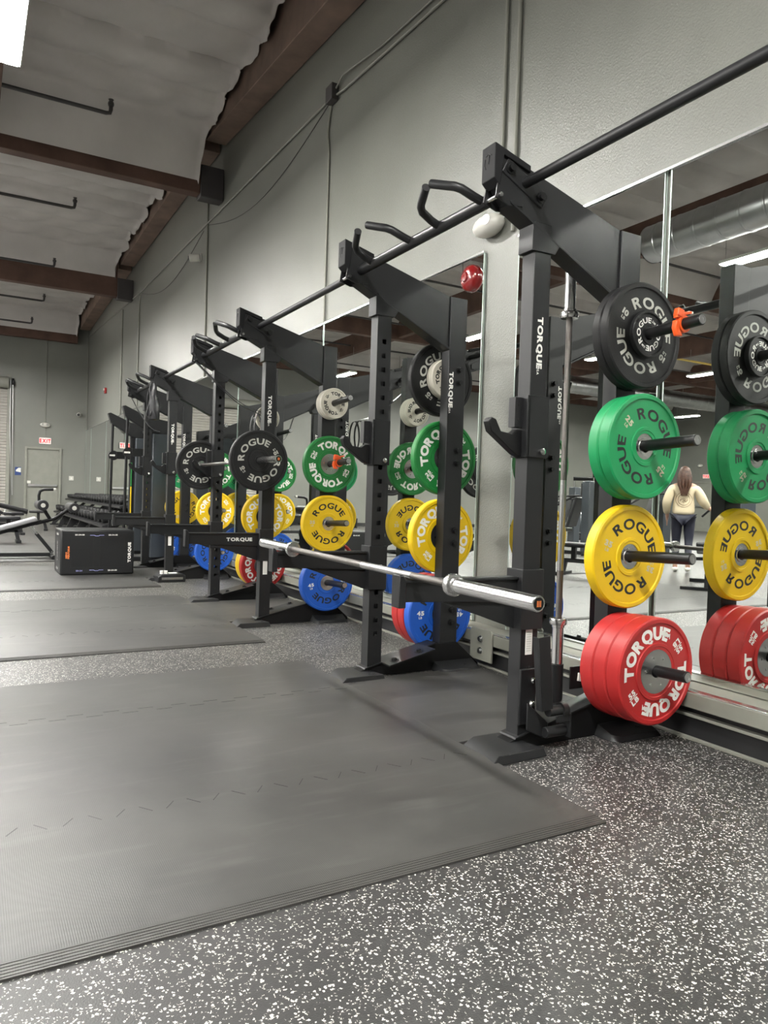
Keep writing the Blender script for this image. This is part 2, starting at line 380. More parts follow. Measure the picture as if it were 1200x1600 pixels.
struct(MB().box(2.715, 2.92, YB, 22.28, 0.148, 0.215).build('trim_rail', 'beige', bevel=0.004))
struct(MB().box(2.72, 2.76, YB, 22.28, 0.213, 0.221).build('trim_rail_strip', 'chrome', bevel=0.002))
struct(MB().box(2.735, 2.92, YB, 22.28, 0.104, 0.118).build('trim_rail_lower', 'beige', bevel=0.002))
struct(MB().box(2.765, 2.92, YB, 22.28, 0.0, 0.20).build('baseboard_right', 'baseblack'))
struct(MB().box(2.745, 2.765, YB, 22.28, 0.0, 0.014).build('trim_floor_edge', 'beige', bevel=0.003))
t = empty('column_cover', (2.70, 3.545, 0.05), label='beige steel cover plate with two bolts at the foot of the wall strip between mirrors', cat='cover plate')
MB().prism([(-0.105, 0), (0.105, 0), (0.105, 0.175), (0.09, 0.19), (-0.09, 0.19), (-0.105, 0.175)], 0.0, 0.013, 'yz').build('plate', 'beige', t, bevel=0.003)
for z in (0.06, 0.13): MB().lathe([(0.02, 0), (0.02, 0.006), (0.012, 0.006), (0.012, 0.016)], (0, 0, z), (-1, 0, 0), 12).build('bolt', 'steel', t)
struct(MB().box(XL, 1.30, YF - 0.015, YF, 0, 0.11).build('baseboard_far', 'baseblack'))
struct(MB().box(2.35, 2.8, YF - 0.015, YF, 0, 0.11).build('baseboard_far', 'baseblack'))

# far wall: exit door, exit sign, roll-up shutter
def exit_door(name, loc, rz, lab):
    t = empty(name, loc, rz)
    tag(t, lab, 'door', kind='structure')
    m = MB(); m.box(-0.46, -0.40, -0.05, 0.02, 0, 2.08).box(0.40, 0.46, -0.05, 0.02, 0, 2.08).box(-0.40, 0.40, -0.05, 0.02, 2.02, 2.08).build('door_frame', 'door', t, bevel=0.004)
    MB().box(-0.398, 0.398, -0.005, 0.02, 0.01, 2.015).build('door_leaf', 'door', t, bevel=0.003)
    m = MB(); m.box(-0.36, 0.36, -0.07, -0.035, 1.0, 1.06).box(-0.36, -0.30, -0.06, -0.005, 0.99, 1.07).box(0.30, 0.35, -0.06, -0.005, 1.0, 1.06).build('push_bar', 'steel', t, bevel=0.005)
    MB().box(-0.385, -0.30, -0.085, -0.005, 1.075, 1.15).build('latch_box', 'offwhite', t, bevel=0.006)
    return t
exit_door('door_1', (1.81, YF, 0), 0, 'grey exit door with push bar in the far wall')
exit_door('door_2', (XL, 20.4, 0), PI / 2, 'grey exit door in the left wall, seen in the mirror')
def exit_sign(loc, rz, lab):
    t = empty('exit_sign', loc, rz, lab, 'exit sign')
    MB().box(-0.15, 0.15, -0.05, 0, -0.085, 0.085).build('sign_housing', 'signwhite', t, bevel=0.008)
    m = MB(); text(m, 'EXIT', (0, -0.052, 0), (1, 0, 0), (0, 0, 1), 0.098, 0.76, 0.05, 0.08); m.build('lettering', 'exitred', t)
exit_sign((1.85, YF - 0.002, 2.255), 0, 'lit red exit sign with white case above the far exit door')
exit_sign((XL + 0.002, 20.2, 2.3), PI / 2, 'red exit sign seen only in the mirror beside the person')
def emergency(loc, rz, lab, sc=1.0, lens=False):
    t = empty('emergency_light', loc, rz, lab, 'emergency light')
    MB().sphere((0, -0.05 * sc, 0), 0.13 * sc, (1, 0.55, 0.5)).build('housing', 'offwhite', t)
    MB().lathe([(0.05 * sc, 0), (0.05 * sc, 0.04 * sc)], (0, 0, 0), (0, -1, 0), 16).build('mount', 'offwhite', t)
    m = MB()
    for x in ((0.055,) if lens else (-0.055, 0.055)): m.lathe([(0.028 * sc, 0), (0.03 * sc, 0.006), (0.018 * sc, 0.008), (0.006, 0.003)], (x * sc, -0.108 * sc, 0.01 * sc), (0.2, -1, 0), 16)
    m.build('lamp_lens', 'steel', t)
emergency((1.84, YF - 0.002, 2.69), 0, 'white oval emergency light above the far exit sign')
emergency((XL + 0.002, 20.5, 2.75), PI / 2, 'white oval emergency light on the left wall, seen in the mirror')
emergency((2.918, 3.832, 2.760), PI / 2 * -1, 'cream oval emergency light on the wall above the nearest rack', 1.05, True)
t = empty('roller_shutter', (-1.0, YF - 0.03, 0)); tag(t, 'grey slatted roll-up door in the far wall', 'roller shutter', kind='structure')
pr = []; z = 0.0; m = MB(); pts = []
while z < 3.55: pts += [(0.0, z), (-0.022, z + 0.02), (-0.022, z + 0.055), (0.0, z + 0.075)]; z += 0.08
n = len(pts); m.add([(-1.9, yy, zz) for yy, zz in pts] + [(1.9, yy, zz) for yy, zz in pts], [(i, i + 1, n + i + 1, n + i) for i in range(n - 1)])
m.build('slat_curtain', 'slat', t, smooth=20)
MB().cyl((-1.98, -0.16, 3.74), (1.92, -0.16, 3.74), 0.15, seg=24).build('drum', 'door', t)
m = MB()
for x in (-1.98, 1.9): m.box(x, x + 0.09, -0.07, 0.02, 0, 3.95)
m.build('guide_track', 'door', t, bevel=0.004)
MB().tube([(1.97, -0.19, 3.8), (1.975, -0.2, 2.5), (2.02, -0.19, 1.3), (2.06, -0.2, 0.75), (2.05, -0.2, 1.4), (2.02, -0.21, 3.8)], 0.008, 6).build('pull_chain', 'steel', t)
MB().lathe([(0.09, 0), (0.1, 0.03), (0.1, 0.05), (0.04, 0.06)], (2.0, -0.16, 3.76), (1, 0, 0), 20).build('chain_wheel', 'rack_dark', t)
t = empty('wall_sign', (1.20, YF - 0.001, 1.40), 0, 'small blue and white notice left of the far exit door', 'sign')
MB().box(-0.075, 0.075, -0.006, 0, -0.11, 0.11).build('sign_board', 'blue_print', t)
MB().prism([(-0.05, -0.01), (0.07, -0.03), (0.07, 0.09), (0.01, 0.09), (-0.05, 0.03)], -0.0075, -0.0062, 'xz').build('white_patch', 'white', t)
t = empty('wall_switch', (2.54, YF - 0.001, 1.26), 0, 'white square switch plate right of the far exit door', 'switch plate')
MB().box(-0.06, 0.06, -0.012, 0, -0.06, 0.06).build('plate', 'offwhite', t, bevel=0.004); MB().box(-0.02, 0.02, -0.018, -0.012, -0.03, 0.03).build('rocker', 'white', t, bevel=0.002)
def wall_cam(loc, rz, lab):
    t = empty('security_camera', loc, rz, lab, 'camera')
    MB().box(-0.05, 0.05, -0.02, 0, -0.05, 0.05).build('mount', 'offwhite', t, bevel=0.005)
    MB().lathe([(0.05, 0), (0.055, 0.02), (0.055, 0.13), (0.045, 0.15)], (0, -0.02, 0), (-0.35, -1, -0.15), 20).build('body', 'offwhite', t)
    MB().lathe([(0.038, 0), (0.03, 0.008), (0.0, 0.01)], (-0.05, -0.163, -0.022), (-0.35, -1, -0.15), 16).build('lens', 'black', t)
wall_cam((2.918, 10.822, 4.417), -PI / 2, 'white cylindrical security camera high on the right wall')
wall_cam((2.72, YF - 0.002, 3.05), 0, 'white security camera in the far corner of the room')
# round red fire bell and the far red strobe
t = empty('fire_bell', (2.918, 4.039, 2.481), -PI / 2, 'glossy red round alarm bell on the wall strip between mirrors', 'alarm bell')
MB().lathe([(0.06, 0), (0.085, 0.012), (0.09, 0.03), (0.082, 0.05), (0.065, 0.064), (0.04, 0.073), (0.0, 0.077)], (0, 0, 0), (0, -1, 0), 36).build('gong', 'redgloss', t)
MB().lathe([(0.030, 0.066), (0.034, 0.075), (0.026, 0.084), (0, 0.086)], (0, 0, 0), (0, -1, 0), 24).build('centre_boss', 'redgloss', t)
t = empty('fire_strobe', (2.918, 19.057, 3.382), -PI / 2, 'small red alarm strobe far along the right wall', 'alarm strobe')
MB().box(-0.06, 0.06, -0.05, 0, -0.07, 0.07).build('housing', 'redgloss', t, bevel=0.01); MB().box(-0.03, 0.03, -0.075, -0.05, 0.0, 0.05).build('strobe_lens', 'offwhite', t, bevel=0.006)
# conduits and cables on the right wall
def conduit(pts, r, lab, m='beige'): return tag(MB().tube(pts, r, 10).build('conduit', m), lab, 'conduit')
conduit([(2.906, 3.764, 2.823), (2.906, 3.764, 5.454)], 0.012, 'thinner of the two conduits rising above the cream emergency light', 'door')
conduit([(2.906, 3.635, 2.677), (2.906, 3.635, 5.454)], 0.013, 'thicker of the two conduits rising above the cream emergency light', 'door')
conduit([(2.906, 3.314, 4.500), (2.900, 6.111, 4.676), (2.906, 6.421, 4.728), (2.906, 10.564, 4.811), (2.906, 15.121, 4.884), (2.906, 22.26, 5.23)], 0.013, 'long grey conduit running the length of the right wall', 'door')
conduit([(2.906, 3.314, 4.573), (2.900, 5.386, 4.708), (2.890, 6.111, 4.811), (2.890, 6.266, 4.749)], 0.009, 'second grey conduit curving into the junction box', 'door')
conduit([(2.906, 6.380, 4.676), (2.906, 6.442, 4.438), (2.906, 6.400, 4.211), (2.906, 6.400, 2.636)], 0.011, 'conduit dropping from the junction box to the mirror', 'beige')
conduit([(2.906, 10.481, 5.349), (2.906, 10.440, 2.636)], 0.014, 'conduit dropping beside the security camera', 'beige')
conduit([(2.906, 15.141, 4.832), (2.906, 15.225, 4.625), (2.906, 15.225, 2.636)], 0.015, 'conduit on the right wall beyond the camera', 'beige')
conduit([(2.906, 17.037, 4.935), (2.906, 17.037, 2.636)], 0.02, 'farthest vertical conduit on the right wall', 'beige')
conduit([(2.906, 22.27, 5.14), (2.906, 22.27, 2.64)], 0.012, 'conduit in the far right corner of the wall', 'door')
conduit([(1.85, YF - 0.014, 5.2), (1.85, YF - 0.014, 2.36)], 0.010, 'vertical conduit feeding the far exit sign', 'door')
for i, (a, b_) in enumerate(((6.38, 10.45), (10.7, 15.0))):
    pts = [(2.914, a + (b_ - a) * k / 16, 4.72 + 0.05 * i + (4.66 - 4.6) * k / 16 - 0.33 * math.sin(PI * k / 16)) for k in range(17)]
    tag(MB().tube(pts, 0.004, 6).build('slack_cable', 'pipe_dark'), ('slack cable sagging below the conduit near the junction box', 'slack cable sagging below the conduit past the camera')[i], 'cable')
tag(MB().box(2.845, 2.918, 6.25, 6.39, 4.65, 4.80).build('junction_box', 'pipe_dark', bevel=0.006), 'dark junction box at the top of a wall conduit', 'junction box')

# sprinkler branch pipes
def sprinkler(x0, x1, y, z, lab):
    t = empty('sprinkler_pipe', (x1, y, z), 0, lab, 'pipe')
    MB().tube([(x0 - x1, 0, 0), (-0.05, 0, 0), (-0.01, 0, 0.01), (0, 0, 0.05), (0, 0, 0.11)], 0.022, 12).build('branch_pipe', 'pipe_dark', t)
    MB().lathe([(0.03, 0), (0.034, 0.02), (0.03, 0.04)], (0, 0, 0.09), (0, 0, 1), 12).lathe([(0.012, 0), (0.03, 0.03), (0.0, 0.035)], (0, 0, 0.13), (0, 0, 1), 10).build('sprinkler_head', 'pipe_dark', t)
    m = MB()
    for x in (-1.1, -4, -8, -12):
        if x1 + x > x0: m.cyl((x, 0, 0), (x, 0, 0.55), 0.006, seg=6)
    m.build('hanger_rod', 'pipe_dark', t)
sprinkler(-18, 1.33, 8.85, 5.2, 'nearest dark sprinkler pipe under the ceiling insulation')
sprinkler(-18, 1.34, 12.1, 5.2, 'second dark sprinkler pipe, just past the first girder')
sprinkler(-18, 1.38, 15.5, 5.2, 'third dark sprinkler pipe, before the second girder')
sprinkler(-18, 1.45, 18.5, 5.2, 'fourth dark sprinkler pipe, past the second girder')
sprinkler(-18, 1.39, 21.2, 5.2, 'farthest dark sprinkler pipe by the far wall')
tag(MB().tube([(-19, 13.6, 5.0), (-5.6, 13.6, 5.0)], 0.03, 10).build('gas_pipe', 'pipe_yellow'), 'yellow pipe under the roof, seen in the mirror', 'pipe')

# spiral ducts (seen in the mirrors)
def duct(p0, p1, r, lab, vents):
    p0 = Vector(p0); p1 = Vector(p1); L = (p1 - p0).length; d = (p1 - p0).normalized(); t = empty('air_duct', p0, 0, lab, 'duct')
    prof = []; h = 0
    while h < L: prof += [(r, h), (r, min(L, h + 0.28)), (r + 0.006, min(L, h + 0.29)), (r + 0.006, min(L, h + 0.31)), (r, min(L, h + 0.32))]; h += 0.32
    MB().lathe(prof, (0, 0, 0), d, 40).build('duct_pipe', 'duct', t, smooth=25)
    for h, sx in vents:
        c = d * h; s_ = Vector((0, 0, 1)).cross(d) * sx; nrm = (s_ * 0.95 + Vector((0, 0, -0.31))).normalized(); w2 = nrm.cross(d)
        def fr(mb, a, b_, c0, c1, e0, e1):
            vs = [c + d * q + w2 * ww + nrm * e for q in (a, b_) for ww in (c0, c1) for e in (e0, e1)]
            mb.add(vs, [(0, 1, 3, 2), (4, 6, 7, 5), (0, 4, 5, 1), (2, 3, 7, 6), (0, 2, 6, 4), (1, 5, 7, 3)])
        f = MB(); fr(f, -0.36, 0.36, -0.12, -0.09, r - 0.05, r + 0.02); fr(f, -0.36, 0.36, 0.09, 0.12, r - 0.05, r + 0.02); fr(f, -0.36, -0.33, -0.09, 0.09, r - 0.05, r + 0.02); fr(f, 0.33, 0.36, -0.09, 0.09, r - 0.05, r + 0.02)
        g = f.build('grille_frame', 'duct', t)
        f = MB(); fr(f, -0.33, 0.33, -0.09, 0.09, r - 0.05, r - 0.0); f.build('grille_core', 'rack_dark', t)
        f = MB()
        for k in range(22): fr(f, -0.32 + 0.03 * k, -0.312 + 0.03 * k, -0.09, 0.09, r - 0.01, r + 0.014)
        f.build('grille_louvres', 'rack', t)
    f = MB(); k = 1.0
    while k < L: f.cyl(d * k + Vector((0, 0, r)), d * k + Vector((0, 0, 5.6 - p0.z)), 0.004, seg=6); k += 2.2
    f.build('hanger_wire', 'steel', t)
    return t
duct((-2.4, -4.5, 4.62), (-2.4, 7.2, 4.62), 0.25, 'wide silver spiral duct running lengthwise, seen in the near mirror', [(8.1, 1)])
duct((-7.5, 16.8, 4.6), (-19.5, 16.8, 4.6), 0.26, 'silver spiral duct running across the room, seen far off in the mirror', [(2.0, 1), (6.0, 1)])

# ceiling lights
proto = None
for ix, x in enumerate((0.19, -3.1, -6.55, -10.05, -13.5, -17.0)):
    for iy, yv in enumerate((0.1, 6.1, 12.1, 18.1)):
        if proto is None:
            t = empty('ceiling_light', (x, yv, 4.3)); proto = t
            MB().prism([(-0.12, 0.0), (0.12, 0.0), (0.09, 0.05), (-0.09, 0.05)], -0.48, 0.48, 'xz').build('light_housing', 'offwhite', t, bevel=0.004)
            MB().box(-0.10, 0.10, -0.46, 0.46, -0.012, -0.001).build('diffuser', 'diffuser', t)
            m = MB()
            for yy in (-0.45, 0.45): m.cyl((0, yy, 0.05), (0, yy, 0.68), 0.003, seg=6)
            m.build('hanging_wire', 'steel', t)
        else:
            t = copy_tree(proto); t.location = (x, yv, 4.3)
        lab = {(0, 1): 'glaring ceiling light at the top left corner of the photo', (0, 2): 'second ceiling light along the left edge of the photo', (0, 3): 'farthest ceiling light of the row at the left edge', (1, 1): 'ceiling light reflected beside the top of the mirrored rack upright', (3, 2): 'ceiling light reflected right of the orange clip, under the yellow pipe', (5, 3): 'small ceiling light reflected just above the mirrored person', (1, 2): 'ceiling light reflected beside the red alarm bell', (1, 3): 'ceiling light reflected above the cream plates of the middle rack', (2, 2): 'ceiling light reflected just left of the near black plate'}.get((ix, iy), 'long bright ceiling light hanging deeper in the room, seen only in the mirrors' if iy else 'long bright ceiling light hanging outside the photo')
        tag(t, lab, 'ceiling light', 'ceiling lights')

# ------------------------------------------------------------------ lifting platforms
for i, (y0, y1) in enumerate(((1.655, 4.10), (4.72, 7.15), (7.80, 10.20), (10.80, 14.30))):
    t = empty('lifting_platform', (0, y0, 0), 0, ('smooth black rubber lifting mat in the foreground', 'second smooth black rubber mat, level with the middle rack', 'third black rubber mat, under the soft jump box', 'farthest black rubber mat, beyond the soft jump box')[i], 'gym mat', 'lifting mats')
    D = y1 - y0; X0 = -2.0; X1 = 1.78
    MB().prism([(0, 0), (0.0, 0.006), (0.052, 0.0115), (0.056, 0.0125), (D - 0.02, 0.0125), (D, 0.002), (D, 0)], X0, X1, 'yz').build('mat_top', 'mat', t)
    if i < 3: MB().box(1.781, 2.68, 0.81, 1.90, 0.0, 0.0115).build('rack_insert', 'mat', t, bevel=0.002)
    m = MB()
    for k in range(5): m.box(X0, X1, 0.006 + k * 0.0095, 0.0095 + k * 0.0095, 0.004, 0.0078 + k * 0.0010)
    m.build('edge_ribs', 'mat', t)
    m = MB()
    for s_, yy in ((0, 0.69), (1, 1.77)):
        if yy > D: continue
        x = X0 + 0.03
        while x < X1 - 0.05:
            if s_ == 0:
                for dx, a in ((0, 1), (0.075, -1)): m.box(-0.028, 0.028, -0.0012, 0.0012, 0.0120, 0.0132, Matrix.Translation((x + dx, yy, 0)) @ Matrix.Rotation(a * 0.95, 4, 'Z'))
            else:
                m.box(-0.034, 0.034, -0.0012, 0.0012, 0.0120, 0.0132, Matrix.Translation((x, yy + 0.022, 0))); m.box(-0.034, 0.034, -0.0012, 0.0012, 0.0120, 0.0132, Matrix.Translation((x + 0.075, yy - 0.022, 0)))
            x += 0.15
    m.build('interlocking_seam', 'blackprint', t)

# ------------------------------------------------------------------ racks
HZ = [1.745, 1.268, 0.795, 0.322]     # horn heights
HX = 2.515
def rack(yc, idx, labs):
    """a half rack: two side frames, outward storage horns. origin on the floor between the frames"""
    t = empty('power_rack', (2.0, yc, 0), 0, labs, 'power rack', 'power racks along the wall')
    X = lambda x: x - 2.0
    jz = -0.046 if idx == 2 else 0.0
    def B(): return MB()
    for k, (s, yy) in enumerate(((-1, -0.65), (1, 0.65))):
        # s: outward direction of the plate storage
        zs = [0.24 + 0.078 * i for i in range(22)]
        m = B(); m.holed_tube(X(1.972), X(2.060), yy - 0.038, yy + 0.038, 0.05, 2.14, zs if s > 0 else [z for z in zs if z > 9], axes='y') if s > 0 else m.box(X(1.972), X(2.060), yy - 0.038, yy + 0.038, 0.05, 2.14)
        fu = m.build('front_upright', 'rack', t, bevel=0 if s > 0 else 0.003)
        m = B()
        for z in (0.12, 0.23, 0.33):
            m.lathe([(0.007, 0), (0.007, 0.003)], (X(2.02), yy - 0.0395, z), (0, 1, 0), 10); m.lathe([(0.007, 0), (0.007, 0.003)], (X(1.9745), yy, z + 0.02), (1, 0, 0), 10)
        m.build('bolt_hole', 'blackprint', fu)
        ru = B().box(X(2.455), X(2.575), yy - 0.04, yy + 0.04, 0.155, 2.20).build('rear_upright', 'rack', t, bevel=0.003)
        # tapered top beam with its cap
        m = B(); m.prism([(X(1.775), 2.385), (X(1.775), 2.255), (X(1.835), 2.19), (X(2.455), 1.90), (X(2.455), 2.20)], yy - 0.030, yy + 0.030)
        m.prism([(X(1.835), 2.19), (X(1.84), 2.178), (X(2.455), 1.885), (X(2.455), 1.90)], yy - 0.045, yy + 0.045)
        bm_ = m.build('top_beam', 'rack', t, bevel=0.002)
        cap = B().prism([(X(1.755), 2.398), (X(1.755), 2.262), (X(1.785), 2.235), (X(1.80), 2.36), (X(1.935), 2.322), (X(1.935), 2.348)], yy - 0.042, yy + 0.042).build('end_cap', 'capmat', bm_, bevel=0.003)
        m = B(); x_ = X(1.7545)
        m.tube([(x_, yy - 0.018, 2.355), (x_, yy + 0.0, 2.365), (x_, yy + 0.018, 2.36)], 0.0022, 6).tube([(x_, yy - 0.004, 2.36), (x_, yy - 0.0, 2.325)], 0.0022, 6).tube([(x_, yy + 0.022, 2.35), (x_, yy + 0.024, 2.325), (x_, yy + 0.016, 2.31)], 0.0022, 6)
        m.build('cap_emblem', 'rack', bm_)
        # neck joining the upright to the beam
        B().prism([(X(1.955), 2.02), (X(2.075), 2.02), (X(2.10), 2.06), (X(1.955), 2.135)], yy - 0.044, yy + 0.044).build('neck_bracket', 'rack', t, bevel=0.002)
        # pull-up bracket under the cap
        m = B()
        for q in (-0.040, 0.036): m.prism([(X(1.775), 2.25), (X(1.765), 2.19), (X(1.83), 2.17), (X(1.90), 2.18), (X(1.90), 2.22), (X(1.83), 2.26)], yy + q, yy + q + 0.006)
        m.box(X(1.84), X(1.90), yy - 0.036, yy + 0.038, 2.185, 2.215); m.build('bar_bracket', 'rack', t)
        m = B(); m.cyl((X(1.785), yy - 0.052, 2.20), (X(1.785), yy + 0.052, 2.20), 0.009, seg=10); m.build('bracket_pin', 'chrome', t)
        # bolt plate holding the neighbouring straight bar
        m = B(); yo = yy + s * 0.032
        T = Matrix.Translation((X(1.915), yo, 2.277)) @ Matrix.Rotation(0.465, 4, 'Y')
        m.box(-0.115, 0.115, -0.004, 0.004, -0.034, 0.034, T); m.build('bolt_plate', 'rack', t, bevel=0.004)
        for dx in (-0.088, 0.088):
            p = T @ Vector((dx, 0, 0)); m = B(); m.lathe([(0.023, 0), (0.023, 0.008), (0.015, 0.008), (0.015, 0.024)], p, (0, s, 0), 14); m.build('bolt', 'rack_dark', t)
        # base: tapered runner, flanges and feet
        m = B(); m.prism([(X(1.80), 0.0), (X(1.98), 0.048), (X(2.42), 0.155), (X(2.58), 0.155), (X(2.738), 0.02), (X(2.738), 0.0)], yy - 0.040, yy + 0.040)
        m.build('base_runner', 'rack_dark', t, bevel=0.002)
        m = B(); m.prism([(X(1.95), 0.045), (X(1.955), 0.052), (X(2.425), 0.163), (X(2.425), 0.156)], yy - 0.050, yy + 0.050)
        m.prism([(X(2.06), 0.070), (X(2.06), 0.077), (X(2.36), 0.148), (X(2.36), 0.141)], yy - s * 0.14, yy - s * 0.05)
        m.build('base_flange', 'rack', t)
        m = B(); m.add([(X(a), yy + b_, c) for a, b_, c in ((1.745, -0.165, 0), (1.80, 0.10, 0), (1.97, 0.10, 0), (2.03, -0.155, 0), (1.79, -0.15, 0.034), (1.84, 0.085, 0.034), (1.97, 0.085, 0.034), (2.02, -0.145, 0.034))],
                       [(3, 2, 1, 0), (4, 5, 6, 7), (0, 1, 5, 4), (1, 2, 6, 5), (2, 3, 7, 6), (3, 0, 4, 7)])
        f = m.build('front_foot', 'rack', t, bevel=0.003)
        B().lathe([(0.011, 0), (0.011, 0.002)], (X(1.98), yy - 0.10, 0.0335), (0, 0, 1), 12).build('foot_hole', 'blackprint', f)
        for q in (-1, 1):
            m = B(); m.add([(X(a), yy + q * b_, c) for a, b_, c in ((2.40, 0.04, 0), (2.40, 0.13, 0), (2.44, 0.165, 0), (2.68, 0.165, 0), (2.70, 0.04, 0), (2.42, 0.04, 0.05), (2.42, 0.12, 0.025), (2.45, 0.15, 0.022), (2.67, 0.15, 0.022), (2.69, 0.04, 0.05))],
                           [(4, 3, 2, 1, 0), (5, 6, 7, 8, 9), (0, 1, 6, 5), (1, 2, 7, 6), (2, 3, 8, 7), (3, 4, 9, 8), (4, 0, 5, 9)])
            f = m.build('rear_foot', 'rack', t, bevel=0.002)
            B().lathe([(0.011, 0), (0.011, 0.002)], (X(2.60), yy + q * 0.10, 0.0345), (0, 0, 1), 12).build('foot_hole', 'blackprint', f)
        for x, z, q in ((2.12, 0.090, -0.09), (2.28, 0.128, -0.09)):
            B().lathe([(0.028, -0.004), (0.028, 0.002), (0.016, 0.002), (0.013, 0.016)], (X(x), yy + s * q, z), (-0.25, 0, 1), 12).build('floor_bolt', 'rack_dark', t)
        # storage horns with their through-bolts
        for z in HZ:
            d = Vector((0, s, 0.045)).normalized(); p0 = Vector((X(HX), yy + s * 0.040, z - 0.009))
            m = B(); m.cyl(p0, p0 + d * 0.375, 0.0235, seg=24); hn = m.build('storage_horn', 'black', t, bevel=0.002)
            m = B(); m.lathe([(0.019, 0), (0.019, 0.003), (0.011, 0.003), (0.011, 0.001), (0.006, 0.002)], p0 + d * 0.3752, d, 20); m.build('horn_end', 'steel', hn)
            for dz in (-0.075, 0.0): B().lathe([(0.020, 0), (0.020, 0.004), (0.014, 0.005), (0.014, 0.025)], (X(2.53), yy - s * 0.040, z + dz + 0.03), (0, -s, 0), 12).build('horn_bolt', 'rack_dark', hn)
        # J cup
        m = B(); m.box(X(1.962), X(2.068), yy - 0.049, yy - 0.041, 1.19 + jz, 1.44 + jz).box(X(1.962), X(2.068), yy + 0.041, yy + 0.049, 1.19 + jz, 1.44 + jz).box(X(1.955), X(1.970), yy - 0.049, yy + 0.049, 1.19 + jz, 1.44 + jz)
        jc = m.build('j_cup', 'rack', t, bevel=0.002)
        m = B(); m.prism([(X(1.785), 1.325 + jz), (X(1.80), 1.342 + jz), (X(1.822), 1.335 + jz), (X(1.848), 1.288 + jz), (X(1.905), 1.282 + jz), (X(1.93), 1.30 + jz), (X(1.955), 1.30 + jz), (X(1.955), 1.19 + jz), (X(1.925), 1.20 + jz), (X(1.80), 1.285 + jz)], yy - 0.020, yy + 0.020)
        m.build('cup_hook', 'rack_dark', jc, bevel=0.004)
        m = B(); m.box(X(1.915), X(1.955), yy - 0.020, yy + 0.020, 1.31 + jz, 1.43 + jz); m.m = 1
        for q in (1.34, 1.40): m.lathe([(0.006, 0), (0.006, 0.002)], (X(1.935), yy - 0.0215, q + jz), (0, 1, 0), 10)
        m.build('cup_back', ['rack', 'blackprint'], jc)
        m = B(); m.lathe([(0.014, 0), (0.014, 0.016), (0.007, 0.02)], (X(2.03), yy - 0.05, 1.215 + jz), (0, -1, 0), 14); m.build('lock_pin', 'chrome', jc)
        # spotter arm
        m = B(); m.box(X(1.958), X(2.072), yy - 0.05, yy + 0.05, 0.49, 0.735)
        m.prism([(X(1.41), 0.700), (X(1.41), 0.622), (X(1.96), 0.600), (X(1.96), 0.700)], yy - 0.018, yy + 0.018)
        m.box(X(1.415), X(1.96), yy - 0.028, yy + 0.028, 0.693, 0.703)
        m.prism([(X(1.60), 0.614), (X(1.96), 0.49), (X(1.96), 0.60)], yy - 0.006, yy + 0.006)
        sa = m.build('spotter_arm', 'rack', t, bevel=0.002)
        m = B(); m.prism([(X(1.395), 0.725), (X(1.395), 0.60), (X(1.425), 0.60), (X(1.425), 0.70), (X(1.41), 0.725)], yy - 0.03, yy + 0.03); m.build('arm_end_stop', 'rack', sa, bevel=0.004)
        m = B(); m.box(X(1.41), X(1.95), yy - 0.024, yy + 0.024, 0.7032, 0.7046); m.build('arm_liner', 'black', sa)
        if idx == 2 and k == 0:
            m = B(); text(m, 'TORQUE', (X(1.81), yy - 0.0187, 0.655), (1, 0, 0), (0, 0, 1), 0.024, 1.3, 0.05, 0.10); m.build('arm_lettering', 'white', sa)
        # lettering down the frame and the warning label
        m = B()
        tx, ty = (2.015, yy - 0.0388) if s < 0 else (2.475, yy - 0.0408)
        text(m, 'TORQUE', (X(tx), ty, 1.655), (0, 0, -1), (1, 0, 0), 0.026 if s < 0 else 0.026, 1.25, 0.05, 0.09)
        text(m, 'USA', (X(tx) - 0.006, ty, 1.655 - 0.112 - (0.01 if s > 0 else 0)), (0, 0, -1), (1, 0, 0), 0.011, 1.0, 0.03, 0.12)
        m.build('frame_lettering', 'white', fu if s < 0 else ru)
        m = B(); m.m = 0; m.box(X(1.995), X(2.03), yy - 0.0400, yy - 0.0385, 0.385, 0.515) if s < 0 else m.box(X(2.0), X(2.04), yy - 0.0515, yy - 0.0502, 0.60, 0.63); m.build('warning_label', 'white', t)
        if s < 0:
            m = B(); m.box(X(1.996), X(2.029), yy - 0.0408, yy - 0.0402, 0.497, 0.513); m.build('label_header', 'orange', t)
            m = B()
            for q in range(9): m.box(X(2.0), X(2.024), yy - 0.0406, yy - 0.0402, 0.40 + q * 0.0095, 0.402 + q * 0.0095)
            m.build('label_lines', 'grey_print', t)
    # pull-up crossbar with its four angled grips
    m = B(); m.cyl((X(1.855), -0.612, 2.245), (X(1.855), 0.612, 2.245), 0.026, seg=20); cb = m.build('pull_up_crossbar', 'rack', t)
    for yb, sg in ((-0.50, 1), (-0.17, -1), (0.07, 1), (0.46, -1)):
        m = B(); m.tube([(X(1.855), yb, 2.245), (X(1.80), yb + sg * 0.005, 2.262), (X(1.745), yb + sg * 0.015, 2.285), (X(1.725), yb + sg * 0.035, 2.297), (X(1.712), yb + sg * 0.06, 2.305), (X(1.68), yb + sg * 0.145, 2.335)], 0.0185, 14)
        m.build('pull_up_grip', 'rack', cb)
    return t
R1 = rack(3.01, 1, 'nearest charcoal power rack, red and yellow plates facing the camera')
R2 = rack(6.08, 2, 'middle charcoal power rack, loaded barbell on its hooks')
R3 = rack(9.15, 3, 'farthest charcoal power rack, black straps bundled under its cap')
